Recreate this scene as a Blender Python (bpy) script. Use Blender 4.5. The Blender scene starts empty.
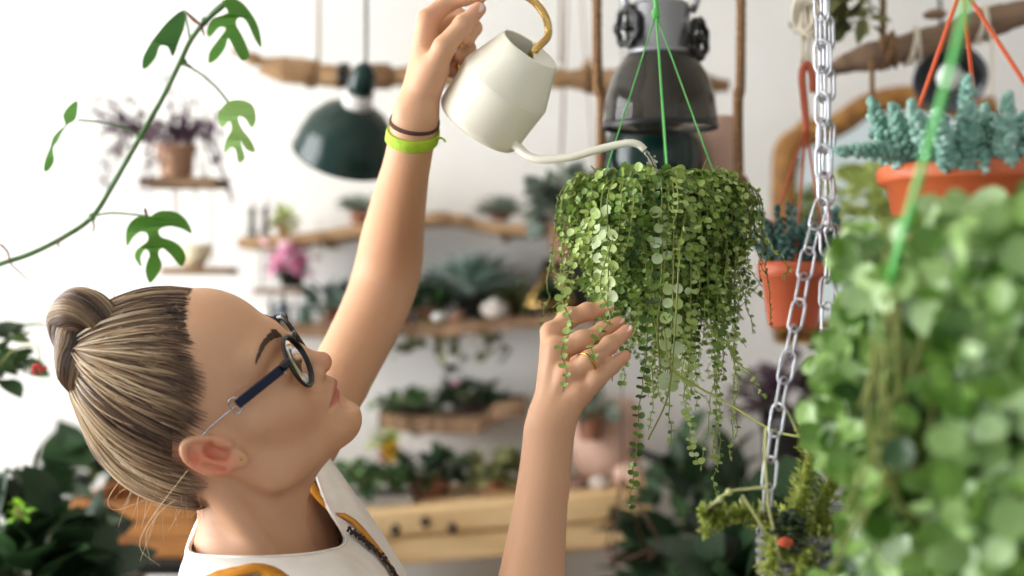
import bpy, math, random
import numpy as np
from mathutils import Vector
from mathutils.geometry import tessellate_polygon
rng = np.random.default_rng(7); random.seed(7)
SC = bpy.context.scene; COL = SC.collection
FPX = 1422.2; CZ = 1.55
def P(px, py, Y):                     # a pixel of the photograph at distance Y -> world point
    return np.array([(px-512)/FPX*Y, Y, CZ+(288-py)/FPX*Y])
def PP(pts): return np.array([P(*p) for p in pts])
def nrm(v): v=np.asarray(v,float); return v/(np.linalg.norm(v,axis=-1,keepdims=True)+1e-12)
# ---------------------------------------------------------------- objects
LOC = {}
def props(o, label=None, cat=None, group=None, kind=None):
    if label: o['label']=label
    if cat: o['category']=cat
    if group: o['group']=group
    if kind: o['kind']=kind
def thing(name, label, cat, loc, group=None):
    o=bpy.data.objects.new(name,None); COL.objects.link(o); o.empty_display_size=.02
    o.location=[float(a) for a in loc]; LOC[o.name]=np.array(loc,float); props(o,label,cat,group); return o
def root_loc(o):
    while o.parent: o=o.parent
    return LOC.get(o.name,np.zeros(3))
def spline(pts, n, closed=False):
    p=np.asarray(pts,float); k=len(p)
    if closed: q=np.vstack([p[-1],p,p[0],p[1]]); m=k
    else: q=np.vstack([2*p[0]-p[1],p,2*p[-1]-p[-2]]); m=k-1
    t=np.linspace(0,m,n,endpoint=not closed); i=np.minimum(t.astype(int),m-1); f=(t-i)[:,None]
    a,b,c,d=q[i],q[i+1],q[i+2],q[i+3]
    return .5*((2*b)+(c-a)*f+(2*a-5*b+4*c-d)*f**2+(3*b-a-3*c+d)*f**3)
class MB:
    def __init__(s): s.V=[]; s.F=[]; s.T=[]; s.n=0
    def add(s, V, Fs, tone=.5):
        V=np.asarray(V,float).reshape(-1,3); s.V.append(V)
        for F in Fs:
            F=np.asarray(F,int)
            if F.size: s.F.append(F+s.n)
        t=np.asarray(tone,float)
        s.T.append(np.full(len(V),float(t)) if t.ndim==0 else t.ravel()); s.n+=len(V); return s
    def tubes(s, paths, r, n=5, tone=.5, cap=True, flat=1.0):
        p=np.asarray(paths,float)
        if p.ndim==2: p=p[None]
        N,K,_=p.shape
        r=np.asarray(r,float)
        r=np.broadcast_to(r if r.ndim==2 else (r[None,:] if r.ndim==1 else r[None,None]),(N,K))
        t=nrm(np.gradient(p,axis=1))
        ref=np.where(np.abs(t[:,0,2:3])<.85,np.array([[0,0,1.]]),np.array([[1.,0,0]]))
        u=np.zeros_like(p); u[:,0]=nrm(np.cross(t[:,0],ref))
        for k in range(1,K):
            w=u[:,k-1]-t[:,k]*(u[:,k-1]*t[:,k]).sum(-1,keepdims=True); u[:,k]=nrm(w)
        v=np.cross(t,u); a=np.arange(n)*2*math.pi/n
        V=p[:,:,None,:]+r[:,:,None,None]*(np.cos(a)[None,None,:,None]*u[:,:,None]+flat*np.sin(a)[None,None,:,None]*v[:,:,None])
        idx=np.arange(N*K*n).reshape(N,K,n)
        q=np.stack([idx[:,:-1],np.roll(idx,-1,2)[:,:-1],np.roll(idx,-1,2)[:,1:],idx[:,1:]],-1).reshape(-1,4)
        Fs=[q]
        if cap: Fs+= [idx[:,0,::-1].reshape(-1,n), idx[:,-1].reshape(-1,n)]
        tn=np.asarray(tone,float)
        if tn.ndim==1 and len(tn)==N: tn=np.repeat(tn,K*n)
        elif tn.ndim==2: tn=np.repeat(tn.reshape(-1),n)
        return s.add(V,Fs,tn)
    def lathe(s, prof, c, axis=(0,0,1), n=40, tone=.5, close=False):
        # prof: (radius, height) pairs along axis from c
        c=np.asarray(c,float); ax=nrm(axis); ref=np.array([1.,0,0]) if abs(ax[0])<.8 else np.array([0,1.,0])
        u=nrm(np.cross(ax,ref)); v=np.cross(ax,u); pr=np.asarray(prof,float); K=len(pr)
        a=np.arange(n)*2*math.pi/n; d=np.cos(a)[:,None]*u+np.sin(a)[:,None]*v
        V=c+pr[:,None,1:2]*ax+np.maximum(pr[:,None,0:1],1e-5)*d[None]
        idx=np.arange(K*n).reshape(K,n)
        q=np.stack([idx[:-1],np.roll(idx,-1,1)[:-1],np.roll(idx,-1,1)[1:],idx[1:]],-1).reshape(-1,4)
        return s.add(V,[q],tone)
    def box(s, c, size, R=None, bev=.0, tone=.5):
        hx,hy,hz=np.asarray(size,float)/2; b=min(bev,hx*.9,hy*.9,hz*.9)
        if b<=0:
            V=np.array([(x,y,z) for x in(-hx,hx) for y in(-hy,hy) for z in(-hz,hz)])
            F=[[(0,1,3,2),(4,6,7,5),(0,4,5,1),(2,3,7,6),(0,2,6,4),(1,5,7,3)]]
        else:
            V=[];ids={}
            for x in(-1,1):
                for y in(-1,1):
                    for z in(-1,1):
                        for k in range(3):
                            h=[hx-b,hy-b,hz-b]; h[k]=(hx,hy,hz)[k]
                            ids[x,y,z,k]=len(V); V.append((x*h[0],y*h[1],z*h[2]))
            q=[];t=[]
            for k in range(3):
                o=[i for i in range(3) if i!=k]
                for sg in(-1,1):
                    cs=[]
                    for e in((-1,-1),(1,-1),(1,1),(-1,1)):
                        w=[0,0,0]; w[k]=sg; w[o[0]],w[o[1]]=e; cs.append(ids[tuple(w)+(k,)])
                    q.append(cs if (sg>0)==(k!=1) else cs[::-1])
                for e in((-1,-1),(1,-1),(1,1),(-1,1)):
                    w0=[0,0,0];w0[o[0]],w0[o[1]]=e;w1=list(w0);w0[k]=-1;w1[k]=1
                    q.append([ids[tuple(w0)+(o[0],)],ids[tuple(w1)+(o[0],)],ids[tuple(w1)+(o[1],)],ids[tuple(w0)+(o[1],)]])
            for x in(-1,1):
                for y in(-1,1):
                    for z in(-1,1): t.append([ids[x,y,z,k] for k in range(3)])
            F=[q,t]; V=np.array(V)
        if R is not None: V=V@np.asarray(R).T
        return s.add(V+np.asarray(c,float),F,tone)
    def blob(s, c, r, R=None, n=10, tone=.5, noise=0, seed=0):
        r=np.broadcast_to(np.asarray(r,float),(3,)); m=max(5,n*2//3)
        th=np.linspace(0,math.pi,m); V=[];idx=np.arange(m*n).reshape(m,n)
        a=np.arange(n)*2*math.pi/n
        V=np.stack([np.sin(th)[:,None]*np.cos(a),np.sin(th)[:,None]*np.sin(a),np.cos(th)[:,None]+0*a],-1).reshape(-1,3)
        if noise:
            g=np.random.default_rng(seed); k=g.normal(size=(4,3))*2.2; ph=g.uniform(0,6,4)
            V=V*(1+noise*np.sin(V@k.T+ph).mean(-1,keepdims=True)*2)
        V=V*r
        if R is not None: V=V@np.asarray(R).T
        q=np.stack([idx[:-1],idx[1:],np.roll(idx,-1,1)[1:],np.roll(idx,-1,1)[:-1]],-1).reshape(-1,4)
        return s.add(V+np.asarray(c,float),[q],tone)
    def inst(s, tmpl, pos, R, scale, tone):
        # copies of a small shape inside ONE part (leaves of a plant, spines)
        TV,TF=tmpl; pos=np.asarray(pos,float); N=len(pos); sc=np.asarray(scale,float)
        sc=sc[:,None,None] if sc.ndim==1 else (sc[:,None,:] if sc.ndim==2 else sc)
        V=np.einsum('nij,nkj->nki',R,TV[None]*sc)+pos[:,None]
        Fs=[]
        for F in TF:
            F=np.asarray(F); Fs.append((F[None]+(np.arange(N)*len(TV))[:,None,None]).reshape(-1,F.shape[1]))
        return s.add(V,Fs,np.repeat(np.broadcast_to(np.asarray(tone,float),(N,)),len(TV)))
    def build(s, name, mat, parent=None, smooth=True, label=None, col=None, uv=None):
        V=np.vstack(s.V); me=bpy.data.meshes.new(name)
        if parent is not None: V=V-root_loc(parent)
        me.vertices.add(len(V)); me.vertices.foreach_set('co',V.astype(np.float32).ravel())
        tot=sum(f.size for f in s.F); cnt=sum(len(f) for f in s.F)
        me.loops.add(tot); me.polygons.add(cnt)
        li=np.concatenate([f.ravel() for f in s.F]); sz=np.concatenate([np.full(len(f),f.shape[1]) for f in s.F])
        st=np.concatenate([[0],np.cumsum(sz)[:-1]])
        me.loops.foreach_set('vertex_index',li.astype(np.int32)); me.polygons.foreach_set('loop_start',st.astype(np.int32))
        me.polygons.foreach_set('use_smooth',np.full(cnt,smooth))
        me.update(calc_edges=True); me.validate()
        if len(me.vertices)==len(V):
            a=me.attributes.new('tone','FLOAT','POINT'); a.data.foreach_set('value',np.concatenate(s.T).astype(np.float32))
            if col is not None:
                c=me.color_attributes.new('col','FLOAT_COLOR','POINT'); c.data.foreach_set('color',np.hstack([col,np.ones((len(V),1))]).astype(np.float32).ravel())
        me.materials.append(mat); o=bpy.data.objects.new(name,me); COL.objects.link(o)
        if parent is not None: o.parent=parent
        if label: o['label']=label
        return o
def frames(d, up=None, roll=None):
    """rotation matrices whose local +Y is d and local +Z is close to up"""
    d=nrm(d); N=len(d)
    up=np.broadcast_to(np.array([0,0,1.]) if up is None else np.asarray(up,float),(N,3))
    x=np.cross(d,up+1e-4*np.array([.3,.7,.2])); x=nrm(x); z=np.cross(x,d)
    if roll is not None:
        c,s_=np.cos(roll)[:,None],np.sin(roll)[:,None]; x,z=x*c+z*s_,z*c-x*s_
    return np.stack([x,d,z],-1)
# ---------------------------------------------------------------- leaf templates (length 1 along +Y, Z up)
def leaf_round(cup=.12, n=9):
    a=np.arange(n)*2*math.pi/n-math.pi/2
    rim=np.stack([.48*np.cos(a),.5+.5*np.sin(a),np.full(n,cup)+.04*np.sin(3*a)],-1)
    mid=np.stack([.27*np.cos(a),.5+.28*np.sin(a),np.full(n,cup*.35)],-1)
    V=np.vstack([rim,mid,[[0,.48,0]]]); i=np.arange(n); j=(i+1)%n
    return V,[np.stack([i,j,n+j,n+i],-1),np.stack([n+i,n+j,np.full(n,2*n)],-1)]
def leaf_long(w=.3, droop=.25, fold=.06, n=7, tip=.9, base=.25):
    t=np.linspace(0,1,n); ww=w*np.sin(math.pi*np.clip(t**tip*(1-.04)+.02,0,1))**.8; ww[0]=w*base*.4; ww[-1]=.004
    z=-droop*t**2; L=np.stack([-ww,t,z+fold*ww/w],-1); M=np.stack([0*t,t,z],-1); R=np.stack([ww,t,z+fold*ww/w],-1)
    V=np.vstack([L,M,R]); i=np.arange(n-1)
    return V,[np.vstack([np.stack([i,i+1,n+i+1,n+i],-1),np.stack([n+i,n+i+1,2*n+i+1,2*n+i],-1)])]
def bead(n=6, m=5, fat=.5):
    th=np.linspace(0,math.pi,m); a=np.arange(n)*2*math.pi/n
    V=np.stack([fat*np.sin(th)[:,None]*np.cos(a),.5-.5*np.cos(th)[:,None]+0*a,.75*fat*np.sin(th)[:,None]*np.sin(a)],-1).reshape(-1,3)
    idx=np.arange(m*n).reshape(m,n)
    return V,[np.stack([idx[:-1],np.roll(idx,-1,1)[:-1],np.roll(idx,-1,1)[1:],idx[1:]],-1).reshape(-1,4)]
# ---------------------------------------------------------------- materials
def _mat(name):
    m=bpy.data.materials.new(name); m.use_nodes=True; nt=m.node_tree; return m,nt,nt.nodes['Principled BSDF']
def s2l(c): return tuple(((v/255)/12.92 if v/255<=.04045 else ((v/255+.055)/1.055)**2.4) for v in c)
def mat(name, c, rough=.6, metal=0, spec=.5, trans=0, alpha=1, ior=1.45, c2=None, scale=20, stretch=(1,1,1), bump=0, bscale=60, detail=4, coat=0, sss=0):
    m,nt,b=_mat(name); b.inputs['Base Color'].default_value=(*s2l(c),1)
    b.inputs['Roughness'].default_value=rough; b.inputs['Metallic'].default_value=metal; b.inputs['IOR'].default_value=ior
    b.inputs['Specular IOR Level'].default_value=spec; b.inputs['Transmission Weight'].default_value=trans; b.inputs['Alpha'].default_value=alpha
    b.inputs['Coat Weight'].default_value=coat
    if sss: b.inputs['Subsurface Weight'].default_value=sss; b.inputs['Subsurface Radius'].default_value=(.006,.003,.0015); b.inputs['Subsurface Scale'].default_value=1
    if c2 or bump:
        tc=nt.nodes.new('ShaderNodeTexCoord'); mp=nt.nodes.new('ShaderNodeMapping'); mp.inputs['Scale'].default_value=stretch
        nt.links.new(tc.outputs['Object'],mp.inputs['Vector'])
    if c2:
        nz=nt.nodes.new('ShaderNodeTexNoise'); nz.inputs['Scale'].default_value=scale; nz.inputs['Detail'].default_value=detail
        rp=nt.nodes.new('ShaderNodeValToRGB'); rp.color_ramp.elements[0].color=(*s2l(c),1); rp.color_ramp.elements[1].color=(*s2l(c2),1)
        rp.color_ramp.elements[0].position=.35; rp.color_ramp.elements[1].position=.68
        nt.links.new(mp.outputs['Vector'],nz.inputs['Vector']); nt.links.new(nz.outputs['Fac'],rp.inputs['Fac']); nt.links.new(rp.outputs['Color'],b.inputs['Base Color'])
    if bump:
        n2=nt.nodes.new('ShaderNodeTexNoise'); n2.inputs['Scale'].default_value=bscale; bp=nt.nodes.new('ShaderNodeBump'); bp.inputs['Strength'].default_value=bump; bp.inputs['Distance'].default_value=.01
        nt.links.new(mp.outputs['Vector'],n2.inputs['Vector']); nt.links.new(n2.outputs['Fac'],bp.inputs['Height']); nt.links.new(bp.outputs['Normal'],b.inputs['Normal'])
    return m
def ramp_mat(name, cols, rough=.5, spec=.4, transl=.0, sss=0, aniso=False, bump=0, bscale=300):
    """colour by the 'tone' each leaf or strand has"""
    m,nt,b=_mat(name); at=nt.nodes.new('ShaderNodeAttribute'); at.attribute_name='tone'
    rp=nt.nodes.new('ShaderNodeValToRGB'); el=rp.color_ramp.elements
    while len(el)<len(cols): el.new(.5)
    for i,c in enumerate(cols): el[i].position=i/(len(cols)-1); el[i].color=(*s2l(c),1)
    nt.links.new(at.outputs['Fac'],rp.inputs['Fac']); nt.links.new(rp.outputs['Color'],b.inputs['Base Color'])
    b.inputs['Roughness'].default_value=rough; b.inputs['Specular IOR Level'].default_value=spec
    if bump:
        n2=nt.nodes.new('ShaderNodeTexNoise'); n2.inputs['Scale'].default_value=bscale; bp=nt.nodes.new('ShaderNodeBump'); bp.inputs['Strength'].default_value=bump; bp.inputs['Distance'].default_value=.002
        nt.links.new(n2.outputs['Fac'],bp.inputs['Height']); nt.links.new(bp.outputs['Normal'],b.inputs['Normal'])
    if transl:
        tr=nt.nodes.new('ShaderNodeBsdfTranslucent'); mx=nt.nodes.new('ShaderNodeMixShader'); mx.inputs[0].default_value=transl
        nt.links.new(rp.outputs['Color'],tr.inputs['Color']); out=nt.nodes['Material Output']
        nt.links.new(b.outputs[0],mx.inputs[1]); nt.links.new(tr.outputs[0],mx.inputs[2]); nt.links.new(mx.outputs[0],out.inputs['Surface'])
    return m
def col_mat(name, rough=.5, sss=.12):
    m,nt,b=_mat(name); at=nt.nodes.new('ShaderNodeVertexColor'); at.layer_name='col'
    nt.links.new(at.outputs['Color'],b.inputs['Base Color']); b.inputs['Roughness'].default_value=rough; b.inputs['Specular IOR Level'].default_value=.35
    b.inputs['Subsurface Weight'].default_value=sss; b.inputs['Subsurface Radius'].default_value=(.008,.0035,.002); b.inputs['Subsurface Scale'].default_value=1
    n2=nt.nodes.new('ShaderNodeTexNoise'); n2.inputs['Scale'].default_value=420; bp=nt.nodes.new('ShaderNodeBump'); bp.inputs['Strength'].default_value=.12; bp.inputs['Distance'].default_value=.002
    tc=nt.nodes.new('ShaderNodeTexCoord'); nt.links.new(tc.outputs['Object'],n2.inputs['Vector'])
    nt.links.new(n2.outputs['Fac'],bp.inputs['Height']); nt.links.new(bp.outputs['Normal'],b.inputs['Normal'])
    return m
def wood(name, c, c2, rough=.6, sc=6, stretch=(1,8,8), bump=.3):
    return mat(name,c,rough,c2=c2,scale=sc,stretch=stretch,bump=bump,bscale=sc*4,detail=6)
# ---------------------------------------------------------------- distance fields -> one continuous surface
class Field:
    def __init__(s, lo, hi, h):
        s.lo=np.array(lo,float); s.h=h; s.n=np.ceil((np.array(hi)-s.lo)/h).astype(int)+1
        s.D=np.full(s.n,.05,np.float32)
    def _sl(s, lo, hi, m):
        a=np.maximum(((lo-m-s.lo)/s.h).astype(int),0); b=np.minimum(np.ceil((hi+m-s.lo)/s.h).astype(int)+1,s.n)
        return a,b
    def op(s, fn, lo, hi, k=.006, mode='add'):
        lo=np.asarray(lo,float);hi=np.asarray(hi,float)
        a,b=s._sl(lo,hi,max(.012,2.2*k))
        if (b<=a).any(): return
        ax=[(s.lo[i]+s.h*np.arange(a[i],b[i])).astype(np.float32) for i in range(3)]
        X=np.stack(np.meshgrid(*ax,indexing='ij'),-1)
        d=fn(X).astype(np.float32); v=s.D[a[0]:b[0],a[1]:b[1],a[2]:b[2]]
        if mode=='add':
            h=np.maximum(k-np.abs(v-d),0)/k; r=np.minimum(v,d)-h*h*k*.25
        else:
            d=-d; h=np.maximum(k-np.abs(v-d),0)/k; r=np.maximum(v,d)+h*h*k*.25
        s.D[a[0]:b[0],a[1]:b[1],a[2]:b[2]]=np.minimum(r,.05)
    def cap(s, a, b, ra, rb, k=.006, mode='add'):
        a=np.asarray(a,float);b=np.asarray(b,float); ab=b-a; L=max((ab*ab).sum(),1e-12)
        def f(X):
            t=np.clip(((X-a)@ab)/L,0,1); return np.linalg.norm(X-a-t[...,None]*ab,axis=-1)-(ra+(rb-ra)*t)
        m=max(ra,rb); s.op(f,np.minimum(a,b)-m,np.maximum(a,b)+m,k,mode)
    def chain(s, pts, rs, k=.006):
        for i in range(len(pts)-1): s.cap(pts[i],pts[i+1],rs[i],rs[i+1],k)
    def smooth_chain(s, pts, rs, k=.006, n=14):
        q=spline(np.hstack([np.asarray(pts,float),np.asarray(rs,float)[:,None]]),n)
        s.chain(q[:,:3],q[:,3],k)
    def ell(s, c, r, R=None, k=.01, mode='add'):
        c=np.asarray(c,float); r=np.asarray(r,float); R=np.eye(3) if R is None else np.asarray(R)
        def f(X):
            q=(X-c)@R; k0=np.linalg.norm(q/r,axis=-1); k1=np.linalg.norm(q/(r*r),axis=-1)+1e-9; return k0*(k0-1)/k1
        e=np.sqrt(((R*r)**2).sum(1)); s.op(f,c-e,c+e,k,mode)
    def mesh(s):
        D=s.D; I=D<0; sh=np.array(D.shape)-1
        allin=np.ones(sh,bool); anyin=np.zeros(sh,bool)
        offs=[(i,j,k) for i in(0,1) for j in(0,1) for k in(0,1)]
        for o in offs:
            w=I[o[0]:o[0]+sh[0],o[1]:o[1]+sh[1],o[2]:o[2]+sh[2]]; allin&=w; anyin|=w
        act=anyin&~allin; C=np.argwhere(act); flat=np.ravel_multi_index(C.T,sh)
        cv=np.stack([D[C[:,0]+o[0],C[:,1]+o[1],C[:,2]+o[2]] for o in offs],1)
        acc=np.zeros((len(C),3)); cnt=np.zeros(len(C)); offa=np.array(offs,float)
        for i in range(8):
            for j in range(i+1,8):
                if np.abs(offa[i]-offa[j]).sum()!=1: continue
                m=(cv[:,i]<0)!=(cv[:,j]<0); t=cv[:,i]/(cv[:,i]-cv[:,j]+1e-12)
                acc[m]+=(offa[i]+(offa[j]-offa[i])*t[:,None])[m]; cnt[m]+=1
        V=s.lo+s.h*(C+acc/cnt[:,None]); Q=[]
        for ax in range(3):
            o1,o2=[i for i in range(3) if i!=ax]
            sl0=[slice(None)]*3; sl1=[slice(None)]*3; sl0[ax]=slice(0,-1); sl1[ax]=slice(1,None)
            A=I[tuple(sl0)]; B=I[tuple(sl1)]; E=np.argwhere(A!=B)
            E=E[(E[:,o1]>0)&(E[:,o2]>0)&(E[:,o1]<sh[o1])&(E[:,o2]<sh[o2])]
            ins=A[E[:,0],E[:,1],E[:,2]]
            def cell(d1,d2):
                c=E.copy(); c[:,o1]-=d1; c[:,o2]-=d2; return np.searchsorted(flat,np.ravel_multi_index(c.T,sh))
            q=np.stack([cell(1,1),cell(0,1),cell(0,0),cell(1,0)],-1)
            flip=ins if ax!=1 else ~ins
            q[~flip]=q[~flip][:,::-1]; Q.append(q)
        return V,np.vstack(Q)
# ================================================================ PERSON
HR=np.array([[.17331096,.78383024,-.59629981],[-.9261549,-.07621295,-.36936255],[-.3349633,.61628057,.71273968]])
HC=np.array([-.2642,1.3436,CZ-.1283]); HS=.94
def H(p): return HC+HS*(np.asarray(p,float)@HR.T)
def Hinv(X): return ((X-HC)@HR)/HS
def mirror(p): return np.array([-p[0],p[1],p[2]])
HLX=[0,.023,.039,.05,.058,.064,.075]; HLT=[.0087,.0187,.0287,.035,.038,.027,.027]
def hairline(p): return -.765*p[...,1]+.645*p[...,2]-np.interp(np.abs(p[...,0]),HLX,HLT)
def build_body():
    f=Field((-.42,1.10,1.02),(.16,1.74,1.93),.002)
    def hc(a,b,ra,rb,k=.01,mode='add',both=True):
        f.cap(H(a),H(b),ra*HS,rb*HS,k,mode)
        if both: f.cap(H(mirror(a)),H(mirror(b)),ra*HS,rb*HS,k,mode)
    def he(c,r,k=.012,mode='add',both=False,R=None):
        R=np.eye(3) if R is None else R
        f.ell(H(c),np.array(r)*HS,HR@R,k,mode)
        if both:
            M=np.diag([-1.,1,1]); f.ell(H(mirror(c)),np.array(r)*HS,HR@(M@R@M),k,mode)
    # skull and face
    he((0,-.015,.05),(.074,.107,.098)); he((0,.03,.075),(.056,.063,.065),.02)
    he((0,.03,-.01),(.062,.062,.075),.02); he((0,.056,-.028),(.04,.044,.042),.02)
    he((0,.04,-.055),(.044,.045,.026),.02)
    hc((.012,.086,.049),(.042,.072,.052),.011,.011,.016); he((0,.088,.046),(.012,.011,.013),.014)
    hc((.038,.063,-.006),(.056,.040,.008),.025,.016,.02)
    hc((0,.078,-.066),(.048,.014,-.05),.018,.016,.02); hc((.048,.014,-.05),(.058,-.006,-.006),.016,.014,.02)
    he((0,.083,-.068),(.019,.0185,.0165),.016)
    he((.034,.097,.022),(.019,.016,.014),.014,'sub',True)                 # eye sockets
    he((.033,.075,.024),(.0145,.0145,.0145),.006,'add',True)               # lids over the eyes
    hc((.018,.088,.0295),(.046,.078,.0285),.0035,.0025,.006)
    hc((.020,.086,.0165),(.045,.077,.0170),.0030,.0025,.006)
    he((.033,.0895,.0225),(.0115,.006,.0042),.004,'sub',True)
    # nose
    hc((0,.094,.034),(0,.0985,.016),.0085,.0075,.012,both=False); hc((0,.0985,.016),(0,.1085,-.006),.0075,.0090,.008,both=False)
    he((0,.1090,-.0080),(.0105,.0105,.0095),.006); hc((0,.104,-.0135),(0,.097,-.019),.0055,.006,.006,both=False)
    he((.0125,.0975,-.0105),(.0068,.0095,.0075),.006,both=True)
    he((.0062,.1030,-.0170),(.0032,.0055,.0040),.003,'sub',True)
    # mouth
    hc((0,.0995,-.0320),(.022,.0890,-.0400),.0075,.0040,.006); hc((0,.0985,-.0468),(.021,.0885,-.0435),.0075,.0040,.006)
    hc((0,.1075,-.0392),(.0290,.0900,-.0420),.0026,.0024,.003,'sub')
    hc((0,.1075,-.0215),(0,.107,-.0275),.0022,.0026,.004,'sub',both=False)
    hc((0,.105,-.0565),(.008,.101,-.0565),.006,.005,.012,'sub')
    # ears
    a=nrm(np.array([0,-.50,.86])); b=np.array([0,-.86,-.50]); n=np.array([1.,0,0])
    n2=nrm(n+.38*np.array([0,.86,.5])); b2=nrm(b-n2*(b@n2)); RE=np.stack([b2,a,n2],1)
    ce=np.array([.077,-.011,.015])
    def E(u,v,w=0): return ce+RE@np.array([u*.95,v*.95,w])    # u backwards, v up the ear, w outwards
    he(ce,(.0165,.029,.0055),.006,both=True,R=RE)
    hc(E(-.013,-.004,-.008),E(-.012,.016,-.010),.012,.010,.010)
    t=np.linspace(-1.25,3.6,17); 
    arc=[E(.0165*math.cos(s)*(1.0 if s<1.6 else .92),.0285*math.sin(s)*(1 if s>0 else .85)+.001,.0045) for s in t]
    for i in range(16): hc(arc[i],arc[i+1],.0036,.0036,.003)
    hc(arc[-1],E(-.008,.002,.003),.0034,.0025,.004)
    he(E(-.002,-.0265,.002),(.0085,.0095,.0048),.006,both=True,R=RE)      # lobe
    he(E(-.004,-.003,.006),(.0098,.0130,.0105),.004,'sub',True,R=RE)     # concha
    he(E(.003,.0165,.007),(.0085,.0070,.0042),.003,'sub',True,R=RE)
    he(E(.0105,.000,.0065),(.0020,.017,.0034),.0025,'sub',True,R=RE)
    hc(E(.006,-.013,.004),E(.0075,.008,.0045),.0028,.0026,.004); hc(E(.0075,.008,.0045),E(-.003,.020,.003),.0026,.002,.004)
    hc(E(-.0130,-.008,.003),E(-.0120,-.001,.0035),.0042,.0036,.004)       # tragus
    # neck, chest, shoulders
    nk=[P(240,448,1.362),P(250,525,1.366),P(254,590,1.372)]
    f.chain(nk,[.049,.0435,.056],.02)
    f.cap(H((.046,-.042,-.022)),P(268,556,1.314),.0125,.008,.016)          # neck muscle, near side
    f.cap(H((-.055,-.045,-.015)),P(283,520,1.40),.012,.010,.016)
    f.cap(H((0,.03,-.070)),P(284,520,1.37),.020,.012,.02)                 # throat
    chest=P(285,690,1.375); f.cap(nk[2],chest,.062,.10,.03)
    rs=P(228,662,1.235); ls=P(292,470,1.54)
    f.cap(P(250,578,1.36),rs,.042,.040,.03); f.cap(P(258,560,1.39),P(285,500,1.51),.042,.034,.03)
    f.cap(P(256,600,1.31),P(300,560,1.44),.020,.014,.02)
    f.cap(rs,chest,.04,.085,.03); f.cap(ls,chest,.034,.08,.03)
    # raised far arm
    el=P(390,270,1.655); wl=P(413,138,1.50)
    f.smooth_chain([ls,P(345,368,1.60),P(372,315,1.640),P(387,274,1.655),P(393,235,1.625),P(401,192,1.56),P(410,150,1.508),P(416,118,1.488)],
                   [.034,.0335,.0345,.0352,.0325,.0262,.0205,.0195],.01,26)
    for s in(-.0065,.0065): f.cap(P(407,165,1.525)+[s,0,0],P(415,118,1.488)+[s*1.1,-.002,0],.0160,.0160,.006)
    # near forearm
    er=P(518,700,1.31); wr=P(549,432,1.335)
    f.cap(rs,er,.045,.038,.02)
    f.smooth_chain([er,P(524,640,1.312),P(532,576,1.318),P(540,510,1.326),P(547,455,1.333),P(550,415,1.34)],[.034,.0325,.0272,.0222,.0195,.0190],.01,20)
    for s in(-.0065,.0065): f.cap(P(543,490,1.328)+[s,0,0],wr+[s,0,0],.0158,.0150,.006)
    # near hand: palm, four fingers, thumb
    M={'i':P(553,334,1.368),'m':P(558,350,1.350),'r':P(569,376,1.335),'p':P(582,394,1.330)}
    for s_,r_ in(('i',.0112),('m',.0108),('r',.0104),('p',.0094)):
        f.cap(wr+(M[s_]-wr)*.08,M[s_],.0150,r_,.010); kd=nrm(np.array([-.55,-.70,.45]))
        f.ell(M[s_]+kd*.0035,np.array([.0098,.0092,.0098]),None,.006); f.cap(wr+(M[s_]-wr)*.30+kd*.0105,M[s_]+kd*.0085,.0028,.0036,.006)
    f.cap(P(556,400,1.368),P(556,352,1.378),.014,.013,.014)
    for ch,rr in(([M['i'],P(569,318,1.378),P(588,312,1.382),P(607,308,1.384)],[.0106,.0094,.0079,.0066]),
                 ([M['m'],P(583,341,1.352),P(604,331,1.366),P(619,323,1.372)],[.0112,.0092,.0080,.0066]),
                 ([M['r'],P(590,361,1.332),P(610,345,1.346),P(627,331,1.354)],[.0108,.0088,.0076,.0064]),
                 ([M['p'],P(597,380,1.328),P(612,367,1.338),P(625,356,1.344)],[.0096,.0078,.0068,.0058]),
                 ([P(551,404,1.368),P(566,378,1.398),P(585,356,1.405),P(600,345,1.402)],[.014,.0115,.0098,.0078])):
        f.chain(ch,rr,.0032)
        for q_,r_ in zip(ch[1:3],rr[1:3]): f.ell(q_+np.array([-.0012,-.0014,.0012]),np.array([r_*1.04]*3),None,.004)
    # far hand: closed on the can's handle
    L=[P(428,20,1.490),P(425,36,1.515),P(425,54,1.535),P(428,72,1.545)]
    for q,r_ in zip(L,(.0115,.0118,.0115,.0105)): f.cap(wl+(q-wl)*.2,q,.0165,r_,.012)
    f.cap(P(418,104,1.487),P(432,70,1.478),.019,.018,.014)
    for ch,rr in(([L[0],P(447,3,1.497),P(466,-3,1.492),P(483,-5,1.486)],[.0110,.0095,.0082,.0068]),
                 ([L[1],P(457,16,1.535),P(474,28,1.512),P(468,40,1.496)],[.0110,.0092,.0082,.0070]),
                 ([L[2],P(452,38,1.550),P(468,48,1.525),P(460,57,1.506)],[.0108,.0090,.0080,.0070]),
                 ([L[3],P(449,58,1.555),P(460,66,1.535),P(452,72,1.516)],[.0098,.0082,.0074,.0064]),
                 ([P(427,84,1.478),P(444,47,1.462),P(463,25,1.462),P(479,9,1.467)],[.0165,.0112,.0098,.0076])):
        f.chain(ch,rr,.0045)
    V,Q=f.mesh()
    # natural colouring: lips, ears and knuckles redder, scalp dark under the hair
    h=Hinv(V); col=np.tile(np.array(s2l((212,162,126))),(len(V),1))
    def mixin(c,w): 
        nonlocal col
        w=np.clip(w,0,1)[:,None]; col=col*(1-w)+np.array(s2l(c))*w
    def near(pts,r): 
        d=np.min([np.linalg.norm(V-p,axis=1) for p in pts],0); return np.clip(1-d/r,0,1)
    on_head=np.linalg.norm(h-[0,0,.03],axis=1)<.2
    mixin((206,134,104),.4*near([H((.04,.066,-.012)),H((-.04,.066,-.012))],.03))
    mixin((200,112,90),.5*near([H((0,.118,-.01))],.02))
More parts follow.
